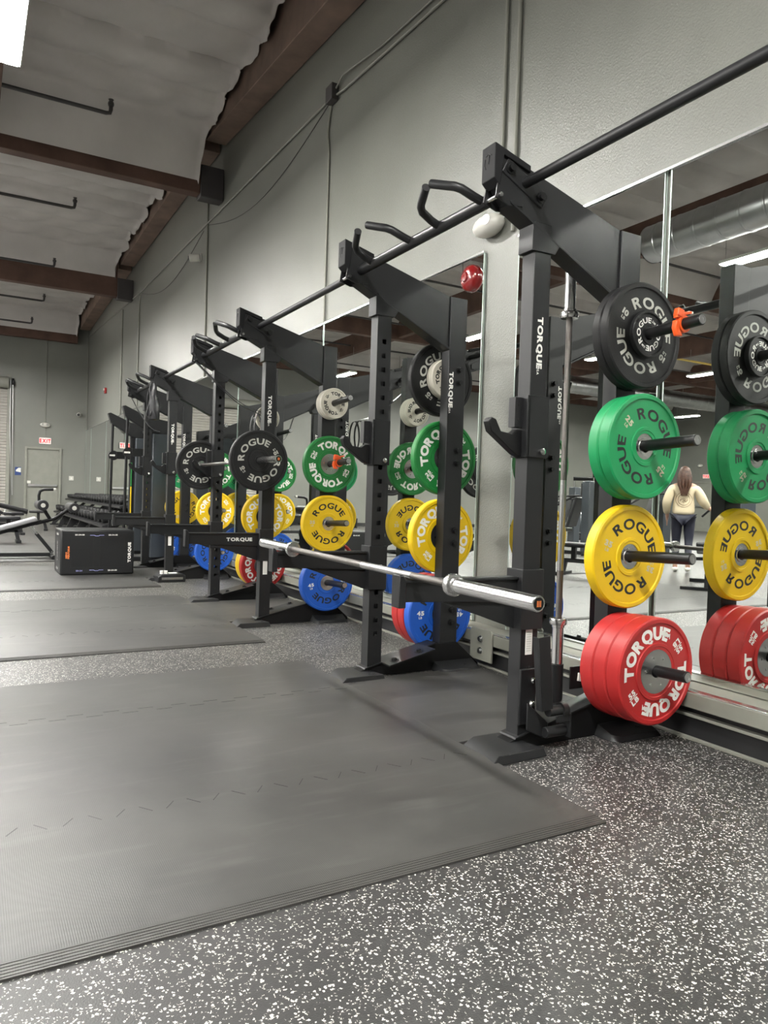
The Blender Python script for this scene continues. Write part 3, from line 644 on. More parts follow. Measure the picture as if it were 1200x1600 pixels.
for n_, (ya, yb, lab) in enumerate(((0.62, 2.33, 'straight pull-up bar running from the nearest rack out of the right of the photo'), (3.69, 5.40, 'straight pull-up bar between the nearest and middle racks'), (6.76, 8.47, 'straight pull-up bar between the middle and farthest racks'))):
    t = tag(MB().cyl((1.915, ya, 2.277), (1.915, yb, 2.277), 0.0205, seg=20).build('pull_up_bar', 'rack'), lab, 'pull-up bar', 'straight linking pull-up bars')

# extras on the nearest rack: upright bar holder and the pivot attachment
m = MB(); m.lathe([(0.033, 0.05), (0.033, 0.295), (0.028, 0.295), (0.028, 0.06)], (0, 0, 0), (0, 0, 1), 24)
t = empty('bar_holder', (2.295, 2.46, 0), 0, 'short vertical charcoal tube holding the upright barbell at the nearest rack', 'bar holder'); m.build('holder_tube', 'rack', t)
MB().box(0.03, 0.135, -0.06, -0.052, 0.19, 0.29).build('holder_bracket', 'rack_dark', t, bevel=0.003)
MB().box(-0.06, 0.06, -0.05, 0.05, 0.0, 0.052).build('holder_foot', 'rack_dark', t)
m = MB(); m.tube([(0.075, -0.0615, 0.225), (0.08, -0.0615, 0.26)], 0.005, 6).tube([(0.088, -0.0615, 0.222), (0.092, -0.0615, 0.262)], 0.004, 6); m.build('holder_emblem', 'white', t)
t = empty('landmine_attachment', (2.0, 2.32, 0), 0, 'charcoal pivot sleeve bolted low on the nearest rack upright', 'landmine attachment')
MB().box(-0.035, 0.05, -0.012, -0.001, 0.10, 0.33).build('mount_plate', 'rack', t, bevel=0.006)
MB().prism([(-0.02, 0.20), (-0.02, 0.09), (0.07, 0.045), (0.095, 0.06), (0.09, 0.11)], -0.045, -0.036).build('side_plate', 'rack', t, bevel=0.004)
MB().cyl((0.06, -0.06, 0.075), (0.165, -0.06, 0.075), 0.022, seg=20).build('lower_roller', 'rack', t, bevel=0.003)
MB().cyl((0.06, -0.075, 0.165), (0.125, -0.075, 0.165), 0.021, seg=20).build('pivot_barrel', 'rack', t)
MB().lathe([(0.030, 0), (0.030, 0.028), (0.016, 0.030), (0.014, 0.024)], (0.125, -0.075, 0.165), (1, 0, 0), 24).build('pivot_head', 'rack', t)
MB().lathe([(0.010, 0), (0.010, 0.006)], (0.15, -0.075, 0.165), (1, 0, 0), 6).build('pivot_bolt', 'steel', t)
T = Matrix.Translation((0.045, -0.085, 0.175)) @ Matrix.Rotation(-0.10, 4, 'Y')
m = MB(); m.box(-0.030, 0.030, -0.006, 0.0, 0, 0.30, T).box(-0.030, -0.025, 0.0, 0.03, 0, 0.30, T).box(0.025, 0.030, 0.0, 0.03, 0, 0.30, T); m.build('bar_channel', 'rack', t, bevel=0.002)
m = MB(); m.box(0.165, 0.172, -0.095, -0.03, 0.05, 0.15).box(0.09, 0.165, -0.095, -0.09, 0.12, 0.15); m.build('yoke', 'rack', t, bevel=0.002)
for x, z, q in ((0.03, 0.28, -0.014), (0.025, 0.185, -0.014), (0.075, 0.062, -0.046)):
    MB().lathe([(0.014, 0), (0.014, 0.006), (0.009, 0.012), (0, 0.013)], (x, q, z), (0, -1, 0), 12).build('bolt', 'chrome', t)

# ------------------------------------------------------------------ barbells
def barbell(loc, rot, lab, grp='barbells', inter=1.40, L=2.30):
    t = empty('barbell', loc, 0, lab, 'barbell', grp); t.rotation_euler = rot
    m = MB(); m.cyl((0, -inter / 2, 0), (0, inter / 2, 0), 0.0142, seg=20); m.build('shaft', 'bar_knurl', t)
    m = MB(); m.cyl((0, -0.45, 0), (0, -0.05, 0), 0.0145, seg=20); m.build('smooth_centre', 'steel', t)
    for s in (-1, 1):
        m = MB(); m.lathe([(0.0145, 0), (0.037, 0.002), (0.039, 0.006), (0.039, 0.026), (0.037, 0.030), (0.0285, 0.032), (0.0285, 0.042), (0.0248, 0.044), (0.0248, L / 2 - inter / 2 - 0.002), (0.023, L / 2 - inter / 2)], (0, s * inter / 2, 0), (0, s, 0), 32)
        sl = m.build('sleeve', 'chrome', t, smooth=30)
        m = MB(); m.lathe([(0.019, 0), (0.019, 0.0015), (0, 0.002)], (0, s * L / 2 - s * 0.001, 0), (0, s, 0), 24); ec = m.build('end_cap', 'black', sl)
        m = MB()
        for q in (-0.006, 0.0, 0.006): m.box(q - 0.0015, q + 0.0015, min(s * (L / 2 + 0.0012), s * (L / 2 + 0.0016)), max(s * (L / 2 + 0.0012), s * (L / 2 + 0.0016)), -0.009, 0.009)
        m.build('cap_mark', 'orange_print', sl)
    return t
barbell((1.455, 2.79, 0.7235), (0.0085, 0, 0), 'empty chrome barbell lying on the nearest rack spotter arms')
barbell((1.88, 6.02, 1.252), (0, 0, 0), 'barbell on the middle rack hooks with a black plate at each end', 'barbells', 1.46, 2.38)
barbell((2.30, 2.46, 1.16), (PI / 2, 0, 0), 'barbell standing upright in the holder of the nearest rack', 'barbells', 1.32, 2.2)

# ------------------------------------------------------------------ weight plates
def plate_proto(kind):
    P = {  # body, print, weight text, weight print, thickness, diameter, hub r, brand, hub mat
        'R10': ('rubber_black', 'grey_print', '10', 'grey_print', 0.043, 0.45, 0.06, 'ROGUE', 'rubber_black'),
        'R5': ('rubber_black', 'white', '5', 'white', 0.022, 0.198, 0.03, 'ROGUE', 'rubber_black'),
        'R25': ('green', 'blackprint', '25', 'silver_print', 0.057, 0.45, 0.056, 'ROGUE', 'chrome'),
        'R35': ('yellow', 'blackprint', '35', 'silver_print', 0.056, 0.45, 0.056, 'ROGUE', 'chrome'),
        'R45': ('blue', 'blackprint', '45', 'white', 0.066, 0.45, 0.060, 'ROGUE', 'steel'),
        'T25': ('green_t', 'white', '25', 'white', 0.050, 0.45, 0.082, 'TORQUE', 'steel'),
        'T35': ('yellow', 'white', '35', 'white', 0.056, 0.45, 0.088, 'TORQUE', 'rack'),
        'T55': ('red', 'white', '55', 'white', 0.072, 0.45, 0.093, 'TORQUE', 'steel'),
        'T5': ('cream', 'blackprint', '5', 'blackprint', 0.030, 0.24, 0.045, 'TORQUE', 'cream')}[kind]
    body, pr, wt, wp, th, D, hr, brand, hub = P; R = D / 2; h = th / 2; k = R / 0.225
    t = empty('weight_plate')
    prof = []
    side = [(hr, h - 0.004), (hr + 0.012 * k, h - 0.004), (hr + 0.014 * k, h - 0.001), (hr + 0.026 * k, h - 0.001), (hr + 0.028 * k, h - 0.006), (R - 0.024 * k, h - 0.006), (R - 0.021 * k, h), (R - 0.006 * k, h), (R, h - 0.006 * min(1, th / 0.05))]
    prof = side + [(r, -z) for r, z in reversed(side)]
    MB().lathe(prof, (0, 0, 0), (0, -1, 0), 72, close=True).build('bumper_ring', body, t, smooth=30)
    s2 = [(0.0262, h - 0.012), (0.0262, h - 0.003), (0.036 * (k ** 0.3), h - 0.003), (0.037 * (k ** 0.3), h - 0.007), (hr - 0.001, h - 0.007)] if hr > 0.05 else [(0.0262, h - 0.012), (0.0262, h - 0.003), (hr, h - 0.003)]
    if brand == 'TORQUE' and hr > 0.05: s2 = [(0.0262, h - 0.012), (0.0262, h - 0.004), (hr - 0.001, h - 0.0035)]
    m = MB(); m.lathe(s2 + [(r, -z) for r, z in reversed(s2)], (0, 0, 0), (0, -1, 0), 48, close=True)
    if hr > 0.05 and kind != 'R10':
        m.m = 1
        for s in (-1, 1):
            nb = 6 if brand == 'TORQUE' else 0
            for q in range(nb):
                a = 2 * PI * q / nb + 0.3; m.lathe([(0.006, 0), (0.006, 0.003), (0, 0.0035)], ((hr * 0.66) * math.cos(a), s * (h - 0.0045), hr * 0.66 * math.sin(a)), (0, s, 0), 8)
    m.build('hub', [hub, 'chrome'], t, smooth=30)
    ls = 'T' if brand == 'TORQUE' else 'R'
    for s in (-1, 1):
        c = (0, s * (h - 0.0053), 0); u = (-s, 0, 0); v = (0, 0, 1)
        rm = (hr + 0.028 * k + R - 0.024 * k) / 2 if ls == 'T' else 0.142 * k
        hh = 0.045 * k if ls == 'R' else 0.050 * k
        if kind == 'T5': hh = 0.024; rm = 0.078
        if kind == 'R5': hh = 0.022; rm = 0.060
        for mid in (90, 270):
            ml = MB(); arc(ml, brand, c, u, v, rm, mid, hh, 1.08 if ls == 'T' else 1.35, 0.055 if ls == 'T' else 0.03, 0.06 if ls == 'T' else 0.14)
            if ls == 'T' and kind != 'T5': arc(ml, 'USA', c, u, v, rm, mid - 57, 0.019, 1.0, 0.04, 0.10)
            ml.build('brand_lettering', pr, t, recalc=False)
        for mid, sg in ((180, 1), (0, -1)):
            a = math.radians(mid); cc = Vector(c) + Vector(u) * rm * math.cos(a) + Vector(v) * rm * math.sin(a)
            mw = MB()
            if ls == 'R' : text(mw, wt, cc + Vector(v) * 0.010 * k * sg, Vector(u) * sg, Vector(v) * sg, 0.024 * k, 1.3, 0.05, 0.1); text(mw, 'LB', cc - Vector(v) * 0.017 * k * sg, Vector(u) * sg, Vector(v) * sg, 0.013 * k, 1.1, 0.03, 0.1)
            else:
                text(mw, wt, cc + Vector(v) * 0.017 * k * sg, Vector(u) * sg, Vector(v) * sg, 0.022 * k, 1.2, 0.05, 0.1); text(mw, 'LB', cc - Vector(v) * 0.017 * k * sg, Vector(u) * sg, Vector(v) * sg, 0.022 * k, 1.2, 0.05, 0.1)
                q = Vector(u) * 0.026 * k; w3 = Vector(v) * 0.0018; mw.add([cc - q - w3, cc + q - w3, cc + q + w3, cc - q + w3], [(0, 1, 2, 3)])
            mw.build('weight_lettering', wp, t, recalc=False)
    t['th'] = th
    return t
PRO = {}
def plate(kind, x, y, z, ang, tilt, lab, grp):
    if kind not in PRO: PRO[kind] = t = plate_proto(kind)
    else: t = copy_tree(PRO[kind])
    t.location = (x, y, z); t.rotation_euler = (tilt, math.radians(-ang), 0); t.rotation_mode = 'XYZ'
    return tag(t, lab, 'weight plate', grp)
TH = {'R10': 0.043, 'R5': 0.022, 'R25': 0.057, 'R35': 0.056, 'R45': 0.066, 'T25': 0.050, 'T35': 0.056, 'T55': 0.072, 'T5': 0.030}
NAME = {'R10': 'black 10 pound', 'R5': 'small black', 'R25': 'green 25 pound', 'R35': 'yellow 35 pound', 'R45': 'blue 45 pound', 'T25': 'dark green 25 pound', 'T35': 'white-lettered yellow 35 pound', 'T55': 'red 55 pound', 'T5': 'small cream'}
def stack(fy, s, lv, kinds, where):
    """plates on one horn: first kind sits nearest the upright; kinds are (kind, turn)"""
    y = fy + s * 0.046; z0 = HZ[lv] - 0.009
    for i, (k, ang) in enumerate(kinds):
        yc = y + s * TH[k] / 2; d = abs(yc - (fy + s * 0.04))
        same = [q for q, _ in kinds].count(k)
        idxs = [n for n, (q, _) in enumerate(kinds) if q == k]; pos = '' if same == 1 else ('outer ' if i == idxs[-1] else 'inner ' if i == idxs[0] else 'middle ')
        plate(k, HX, yc, z0 + 0.045 * d - 0.0020, ang, 0, pos + NAME[k] + ' plate ' + where, 'plates stored on the racks')
        y += s * (TH[k] + 0.002)
A, Bf, Cf, Df, Ef, Ff = 2.36, 3.66, 5.43, 6.73, 8.50, 9.80
stack(A, -1, 0, [('R10', 0), ('R10', -32), ('R5', 60)], 'on the top near-side horn of the nearest rack')
stack(A, -1, 1, [('R25', 20), ('R25', -42)], 'on the second near-side horn of the nearest rack')
stack(A, -1, 2, [('R35', -20)], 'on the third near-side horn of the nearest rack')
stack(A, -1, 3, [('T55', 0), ('T55', 40), ('T55', 37)], 'on the lowest near-side horn of the nearest rack')
stack(Bf, 1, 0, [('T5', 55), ('T5', 20), ('R10', 50)], 'on the top horn of the nearest rack, behind far upright')
stack(Bf, 1, 1, [('T25', 45)], 'on the second horn of the nearest rack, behind far upright')
stack(Bf, 1, 2, [('T35', 48)], 'on the third horn of the nearest rack, behind far upright')
stack(Bf, 1, 3, [('R45', 0), ('T55', 0), ('T55', 30)], 'on the lowest horn of the nearest rack, behind far upright')
stack(Cf, -1, 0, [('T5', 20), ('T5', 50), ('T5', -40)], 'on the top near-side horn of the middle rack')
stack(Cf, -1, 1, [('T25', -25)], 'on the second near-side horn of the middle rack')
stack(Cf, -1, 2, [('R35', 0)], 'on the third near-side horn of the middle rack')
stack(Cf, -1, 3, [('R45', 10)], 'on the lowest near-side horn of the middle rack')
stack(Df, 1, 0, [('T5', 20)], 'on the top horn of the middle rack, behind near upright')
stack(Df, 1, 1, [('R25', 30)], 'on the second horn of the middle rack, behind barbell plate')
stack(Df, 1, 2, [('T35', 70)], 'on the third horn of the middle rack, behind near upright')
stack(Df, 1, 3, [('T55', 95), ('R35', 0), ('T35', 0)], 'on the lowest horn of the middle rack, behind barbell end')
stack(Ef, -1, 1, [('T25', 10)], 'on the second near-side horn of the farthest rack')
stack(Ef, -1, 2, [('T35', 40)], 'on the third near-side horn of the farthest rack')
stack(Ef, -1, 3, [('R45', 70)], 'on the lowest near-side horn of the farthest rack')
stack(Ff, 1, 1, [('R25', 60)], 'on the second horn of the farthest rack, far side')
stack(Ff, 1, 2, [('R35', 60), ('R35', 10)], 'on the third horn of the farthest rack, far side')
stack(Ff, 1, 3, [('R45', 30)], 'on the lowest horn of the farthest rack, far side')
plate('R10', 1.88, 6.02 - 0.73 - 0.033 - 0.0215, 1.252, 30, 0, 'black 10 pound plate on the near end of the racked barbell', 'plates on the racked barbell')
plate('R10', 1.88, 6.02 + 0.73 + 0.033 + 0.0215, 1.252, 25, 0, 'black 10 pound plate on the far end of the racked barbell', 'plates on the racked barbell')

def clip(loc, lab):
    t = empty('barbell_clip', loc, 0, lab, 'barbell clip', 'orange spring clips')
    MB().lathe([(0.0245, -0.012), (0.034, -0.012), (0.036, 0), (0.034, 0.012), (0.0245, 0.012)], (0, 0, 0), (0, 1, 0), 28, close=True).build('clip_ring', 'orange', t)
    MB().box(-0.052, -0.016, -0.013, 0.013, 0.018, 0.052, Matrix.Rotation(0.2, 4, 'Y')).build('clip_hinge', 'orange', t, bevel=0.004)
    MB().prism([(-0.05, 0.02), (-0.035, 0.045), (0.015, 0.052), (0.04, 0.058), (0.042, 0.048), (0.01, 0.038), (-0.03, 0.02)], -0.010, 0.010).build('clip_lever', 'orange', t, bevel=0.003)
    MB().prism([(-0.055, -0.02), (-0.04, -0.052), (-0.01, -0.05), (-0.03, -0.025), (-0.035, 0.01), (-0.05, 0.01)], -0.011, 0.011).build('clip_jaw', 'orange', t, bevel=0.003)
    MB().box(0.028, 0.055, -0.006, 0.006, 0.048, 0.058).build('clip_tab', 'white', t, bevel=0.002)
clip((HX, 2.36 - 0.04 - 0.285, HZ[0] - 0.009 + 0.045 * 0.285), 'orange clamp clip on the top horn of the nearest rack')
clip((HX, 5.43 - 0.04 - 0.21, HZ[1] - 0.009 + 0.045 * 0.21), 'orange clamp clip on the green plate horn of the middle rack')

# ------------------------------------------------------------------ suspension straps
def lerp(a, b_, k): return tuple(a[i] + (b_[i] - a[i]) * k for i in range(3))
t = empty('suspension_strap', (1.775, 6.655, 2.17), 0, 'black suspension strap slung diagonally across the middle rack', 'suspension strap')
p0, p1, p2 = (0.0, 0, 0), (0.25, 0.0, -0.215), (0.60, -0.02, -0.40)
MB().strap([lerp(p0, p1, k / 6) for k in range(7)], (0, 1, 0.0), 0.045, 0.003).build('anchor_strap', 'pad', t)
for dy in (-0.02, 0.02):
    MB().strap([(p1[0] + (p2[0] - p1[0]) * k / 8, dy * (1 + k / 5), p1[2] + (p2[2] - p1[2]) * k / 8 - 0.03 * math.sin(PI * k / 8)) for k in range(9)], (0, 1, 0.1), 0.022, 0.002).build('strap_leg', 'pad', t)
for dy in (-0.05, 0.06):
    MB().strap([(0.60 + 0.055 * math.sin(a), dy, -0.56 + 0.16 * math.cos(a)) for a in [2 * PI * k / 24 for k in range(25)]], (0, 1, 0), 0.03, 0.002).build('foot_loop', 'pad', t)
t = empty('suspension_strap', (1.77, 8.42, 2.20), 0, 'black suspension straps bundled and hanging under the farthest rack cap', 'suspension strap')
rnd = random.Random(3)
for k in range(5):
    a = rnd.uniform(-0.05, 0.05); b_ = rnd.uniform(-0.05, 0.05)
    MB().strap([(a * q / 5 * 1.3 + 0.02 * math.sin(q + k), b_ * q / 4, -0.075 * q) for q in range(6)], (0.6, 1, 0), 0.04, 0.004).build('strap_fold', 'pad', t)
m = MB(); m.lathe([(0.012, 0.0), (0.03, -0.05), (0.045, -0.16), (0.062, -0.27), (0.066, -0.36), (0.05, -0.41), (0.0, -0.42)], (0.02, 0, 0), (0, 0, 1), 18)
o = m.build('bundled_pouch', 'pad', t)
for v in o.data.vertices: v.co.x += 0.012 * math.sin(v.co.z * 40 + v.co.y * 50); v.co.y += 0.01 * math.sin(v.co.z * 31)
t = empty('suspension_strap', (1.79, 9.72, 2.16), 0, 'black suspension strap drooping from the far cap of the farthest rack', 'suspension strap')
MB().strap([(0.30 * k / 10, -0.9 * k / 10 * 0.3, -0.42 * math.sin(PI * 0.5 * k / 10)) for k in range(11)], (0, 1, 0), 0.03, 0.003).build('drooping_strap', 'pad', t)

# ------------------------------------------------------------------ soft jump box and the little device
t = empty('plyo_box', (0.93, 9.0, 0.012), 0, 'large black soft jump box with white and orange lettering', 'plyo box')
W_, D_, H_ = 0.80, 0.60, 0.515
MB().box(0, W_, 0, D_, 0, H_).build('foam_body', 'rack', t, bevel=0.018)
m = MB()
for x in (0.11, 0.35, 0.42, 0.69):
    m.box(x - 0.0015, x + 0.0015, -0.0025, 0.001, 0.09, H_ - 0.09)
m.box(0.11, 0.69, -0.0025, 0.001, 0.087, 0.09).box(0.11, 0.69, -0.0025, 0.001, H_ - 0.09, H_ - 0.087); m.build('panel_stitching', 'blackprint', t)
m = MB(); text(m, 'TORQUE', (0.745, -0.002, H_ / 2), (0, 0, 1), (-1, 0, 0), 0.030, 1.2, 0.05, 0.1)
for x, z in ((0.20, H_ - 0.055), (0.56, H_ - 0.055), (0.56, 0.05)): text(m, '20-24-30', (x, -0.002, z), (1, 0, 0), (0, 0, 1), 0.014, 1.1, 0.05, 0.1)
m.build('white_lettering', 'white', t, recalc=False)
m = MB(); text(m, 'PERFORM', (0.085, -0.002, H_ / 2), (0, 0, 1), (-1, 0, 0), 0.018, 1.1, 0.05, 0.1); text(m, 'HERE', (0.062, -0.002, H_ / 2 - 0.03), (0, 0, 1), (-1, 0, 0), 0.016, 1.2, 0.05, 0.1); m.build('orange_lettering', 'orange_print', t, recalc=False)
m = MB()
for z in (H_ - 0.06, 0.055):
    m.tube([(0.31, -0.002, z), (0.355, -0.002, z), (0.37, -0.002, z - 0.008), (0.40, -0.002, z - 0.008), (0.415, -0.002, z), (0.46, -0.002, z)], 0.003, 6)
text(m, '20-24', (0.20, -0.002, 0.05), (1, 0, 0), (0, 0, 1), 0.015, 1.1, 0.05, 0.1); m.build('corner_print', 'lilac_print', t)
m = MB()
text(m, 'TORQUE', (-0.002, 0.30, H_ / 2), (0, 0, 1), (0, 1, 0), 0.03, 1.2, 0.05, 0.1)
for z in (0.06, H_ - 0.06): text(m, '20-24-30', (-0.002, 0.30, z), (0, -1, 0), (0, 0, 1), 0.025, 1.1, 0.05, 0.1)
m.build('end_lettering', 'white', t, recalc=False)
t = empty('storage_case', (2.0, 8.30, 0.0), 0, 'low black case with two white knobs on the floor by the farthest rack', 'case')
MB().prism([(-0.17, 0.0), (0.13, 0.0), (0.13, 0.075), (0.10, 0.09), (-0.12, 0.09), (-0.17, 0.06)], -0.12, 0.12).build('case_body', 'rack', t, bevel=0.008)
MB().box(-0.13, 0.10, -0.128, -0.12, 0.03, 0.055).build('case_slot', 'steel', t, bevel=0.002)
for x in (-0.12, -0.075): MB().cyl((x, -0.06, 0.089), (x, -0.06, 0.125), 0.019, seg=16).build('white_knob', 'white', t)
MB().box(-0.03, 0.06, -0.05, 0.03, 0.09, 0.094).build('case_label', 'white', t)

# ------------------------------------------------------------------ functional trainer beyond the racks
t = empty('cable_machine', (2.3, 11.4, 0), 0, 'dark cable machine with two pulley towers beyond the farthest rack', 'cable machine')
for yy in (-0.62, 0.58):
    MB().prism([(-0.44, 2.16), (-0.40, 2.02), (-0.08, 1.82), (0.26, 1.78), (0.26, 1.98), (-0.10, 2.04), (-0.40, 2.17)], yy - 0.05, yy + 0.05).build('top_arm', 'rack', t, bevel=0.006)
    MB().cyl((-0.38, yy, 0.05), (-0.36, yy, 2.04), 0.02, seg=12).build('guide_post', 'rack_dark', t)
    MB().box(-0.03, 0.27, yy - 0.11, yy + 0.11, 0.05, 1.80).build('weight_shroud', 'shroud', t, bevel=0.01)
    MB().box(-0.10, -0.02, yy - 0.035, yy + 0.035, 0.05, 1.84).build('tower_upright', 'rack', t, bevel=0.004)
    MB().box(-0.45, 0.3, yy - 0.06, yy + 0.06, 0.0, 0.06).build('base_rail', 'rack', t, bevel=0.006)
    pu = MB().lathe([(0.02, -0.02), (0.07, -0.02), (0.075, -0.01), (0.068, 0), (0.075, 0.01), (0.07, 0.02), (0.02, 0.02)], (-0.34, yy, 1.52), (0, 1, 0), 24, close=True).build('pulley', 'black', t)
    MB().box(-0.05, 0.03, -0.001, 0.001, -0.012, 0.012, Matrix.Translation((-0.35, yy - 0.022, 1.52))).build('pulley_label', 'white', pu)
    MB().box(-0.30, -0.09, yy - 0.03, yy + 0.03, 1.47, 1.58).build('carriage', 'rack_dark', t, bevel=0.005)
    MB().cyl((-0.08, yy - 0.06, 0.62), (-0.08, yy - 0.06, 1.05), 0.011, seg=10).build('yellow_sleeve', 'yellow', t)
    MB().cyl((-0.08, yy - 0.06, 1.06), (-0.08, yy - 0.06, 1.42), 0.011, seg=10).build('green_sleeve', 'green_t', t)
MB().cyl((0.10, -0.62, 1.90), (0.10, 0.58, 1.90), 0.03, seg=14).build('cross_tube', 'rack', t)

# ------------------------------------------------------------------ dumbbell rack and dumbbells
t = empty('dumbbell_rack', (2.35, 17.5, 0), 0, 'two-tier black dumbbell rack under the far mirror', 'dumbbell rack')
y0r, y1r = -4.0, 4.2
for nm, xa, xb, za, zb in (('upper_tray', -0.02, 0.34, 0.70, 0.76), ('lower_tray', -0.30, 0.12, 0.36, 0.43)):
    MB().add([(xa, y0r, za), (xb, y0r, zb), (xb, y1r, zb), (xa, y1r, za), (xa, y0r, za - 0.035), (xb, y0r, zb - 0.035), (xb, y1r, zb - 0.035), (xa, y1r, za - 0.035)], [(0, 1, 2, 3), (7, 6, 5, 4), (0, 4, 5, 1), (1, 5, 6, 2), (2, 6, 7, 3), (3, 7, 4, 0)]).build(nm, 'rack', t)
for i in range(6):
    yy = y0r + 0.25 + i * (y1r - y0r - 0.5) / 5
    MB().prism([(-0.38, 0), (-0.30, 0), (0.36, 0.72), (0.30, 0.72), (-0.10, 0.36), (-0.22, 0.36)], yy - 0.03, yy + 0.03).build('rack_leg', 'rack', t)
    MB().box(-0.40, 0.36, yy - 0.035, yy + 0.035, 0, 0.03).build('rack_foot', 'rack', t)
dbp = None
def dumbbell(loc, r, L, rx, lab, grp):
    global dbp
    if dbp is None:
        d = empty('dumbbell'); dbp = d
        for s in (-1, 1): MB().lathe([(0.0, 0.36), (0.6, 0.36), (0.95, 0.45), (1, 0.55), (1, 0.9), (0.9, 1.0), (0, 1.0)], (0, 0, 0), (s, 0, 0), 18).build('weight_head', 'rubber_black', d, smooth=50)
        MB().cyl((-0.45, 0, 0), (0.45, 0, 0), 0.22, seg=10).build('handle', 'steel', d)
    else: d = copy_tree(dbp)
    d.location = loc; d.scale = (L, r, r); d.rotation_euler = (0, rx, 0)
    tag(d, lab, 'dumbbell', grp)
n = 24
for i in range(n):
    k = i / (n - 1)
    yy = 17.5 + y1r - 0.15 - k * (y1r - y0r - 0.3)
    dumbbell((2.50, yy, 0.752 + 0.040 + 0.018 * k), 0.048 + 0.018 * k, 0.13 + 0.02 * k, -0.17, 'round black rubber dumbbell lying in the packed upper tier of the rack', 'dumbbells on the upper tier')
n = 18
for i in range(n):
    k = i / (n - 1)
    yy = 17.5 + y1r - 0.2 - k * (y1r - y0r - 0.4)
    dumbbell((2.26, yy, 0.415 + 0.07 + 0.022 * k), 0.072 + 0.022 * k, 0.17 + 0.02 * k, -0.16, 'large round black rubber dumbbell lying in the packed lower tier of the rack', 'dumbbells on the lower tier')

# ------------------------------------------------------------------ benches
t = empty('sit_up_bench', (1.06, 11.3, 0), 0, 'silver-padded decline bench with round rollers and curved handle, left edge', 'bench')
MB().box(-2.0, -0.02, -0.03, 0.03, 0.035, 0.085).build('base_rail', 'rack', t, bevel=0.005)
MB().cyl((0.0, -0.30, 0.035), (0.0, 0.30, 0.035), 0.034, seg=14).build('base_crosstube', 'rack_dark', t)
MB().cyl((-1.9, -0.28, 0.035), (-1.9, 0.28, 0.035), 0.034, seg=14).build('base_crosstube', 'rack_dark', t)
MB().tube([(-0.0, 0, 0.09), (-0.21, 0, 0.36)], 0.032, 4).build('lower_strut', 'rack', t); MB().tube([(-0.19, 0, 0.34), (-0.30, 0, 0.47)], 0.022, 10).build('inner_strut', 'steel', t)
for x, z in ((-0.0, 0.1), (-0.20, 0.355)): MB().lathe([(0.018, 0), (0.012, 0.012)], (x, -0.034, z), (0, -1, 0), 12).build('pivot_bolt', 'chrome', t)
T = Matrix.Translation((-0.20, 0, 0.53)) @ Matrix.Rotation(-0.30, 4, 'Y')
MB().box(-1.25, 0.0, -0.15, 0.15, 0.0, 0.06, T).build('back_pad', 'pad_silver', t, bevel=0.02)
MB().box(-1.25, 0.05, -0.035, 0.035, -0.05, 0.0, T).build('pad_frame', 'rack_dark', t, bevel=0.004)
MB().tube([(-0.22, 0, 0.49), (0.02, 0, 0.56), (0.24, 0, 0.72)], 0.026, 10).build('leg_arm', 'rack_dark', t)
MB().tube([(-0.04, 0, 0.56), (-0.10, 0, 0.66), (-0.15, 0, 0.74)], 0.024, 10).build('roller_post', 'rack_dark', t)
for x, z in ((0.245, 0.72), (-0.15, 0.75)):
    r_ = MB().cyl((x, -0.28, z), (x, 0.28, z), 0.072, seg=24).build('foam_roller', 'pad', t, bevel=0.012)
    MB().lathe([(0.03, 0), (0.03, 0.006), (0, 0.008)], (x, -0.281, z), (0, -1, 0), 16).build('roller_cap', 'offwhite', r_)
MB().tube([(-0.18, 0, 0.80), (-0.185, 0, 0.88), (-0.17, 0, 0.94), (-0.12, 0, 0.965), (-0.0, 0, 0.97)], 0.020, 12).build('curved_handle', 'rack_dark', t)
MB().cyl((-0.0, 0, 0.97), (0.03, 0, 0.97), 0.021, seg=12).build('handle_tip', 'offwhite', t)
def flat_bench(loc, rz, lab, incl=0.9, padm='pad'):
    t = empty('weight_bench', loc, rz, lab, 'bench', 'black padded benches')
    MB().box(-0.65, 0.60, -0.03, 0.03, 0.18, 0.24).build('spine_rail', 'rack', t, bevel=0.005)
    for x, w2 in ((-0.62, 0.30), (0.55, 0.22)):
        MB().prism([(x - 0.03, 0.05), (x + 0.03, 0.05), (x * 0.93 + 0.03, 0.22), (x * 0.93 - 0.03, 0.22)], -0.03, 0.03).build('leg_post', 'rack', t)
        MB().box(x - 0.04, x + 0.04, -w2, w2, 0.0, 0.05).build('bench_foot', 'rack', t, bevel=0.006)
    MB().box(0.20, 0.58, -0.14, 0.14, 0.40, 0.46).build('seat_pad', padm, t, bevel=0.018)
    MB().box(0.36, 0.42, -0.03, 0.03, 0.23, 0.40).build('seat_post', 'rack', t)
    T = Matrix.Translation((0.17, 0, 0.41)) @ Matrix.Rotation(incl, 4, 'Y')
    MB().box(-0.82, 0.0, -0.14, 0.14, 0.0, 0.06, T).build('back_pad', padm, t, bevel=0.018)
    MB().box(-0.70, 0.0, -0.03, 0.03, -0.05, 0.0, T).build('back_rail', 'rack', t)
    q = T @ Vector((-0.45, 0, -0.03)); MB().tube([(-0.35, 0, 0.23), q], 0.018, 8).build('support_strut', 'steel', t)
flat_bench((0.25, 14.4, 0.012), 0.0, 'dark bench with stacked pads at the left edge, nearest behind the silver bench', 0.15)
flat_bench((0.45, 16.9, 0), 0.1, 'dark bench behind the silver bench, middle of the row', 0.6)
flat_bench((1.05, 18.6, 0), -0.1, 'dark bench behind the silver bench, farthest and nearest the exit door', 0.25)
flat_bench((-2.45, 6.15, 0), 2.5, 'dark bench in front of the person, seen in the mirror', 0.15)
flat_bench((-1.75, 7.3, 0), 1.2, 'dark bench seen low in the mirror beside the upright barbell', 0.3)

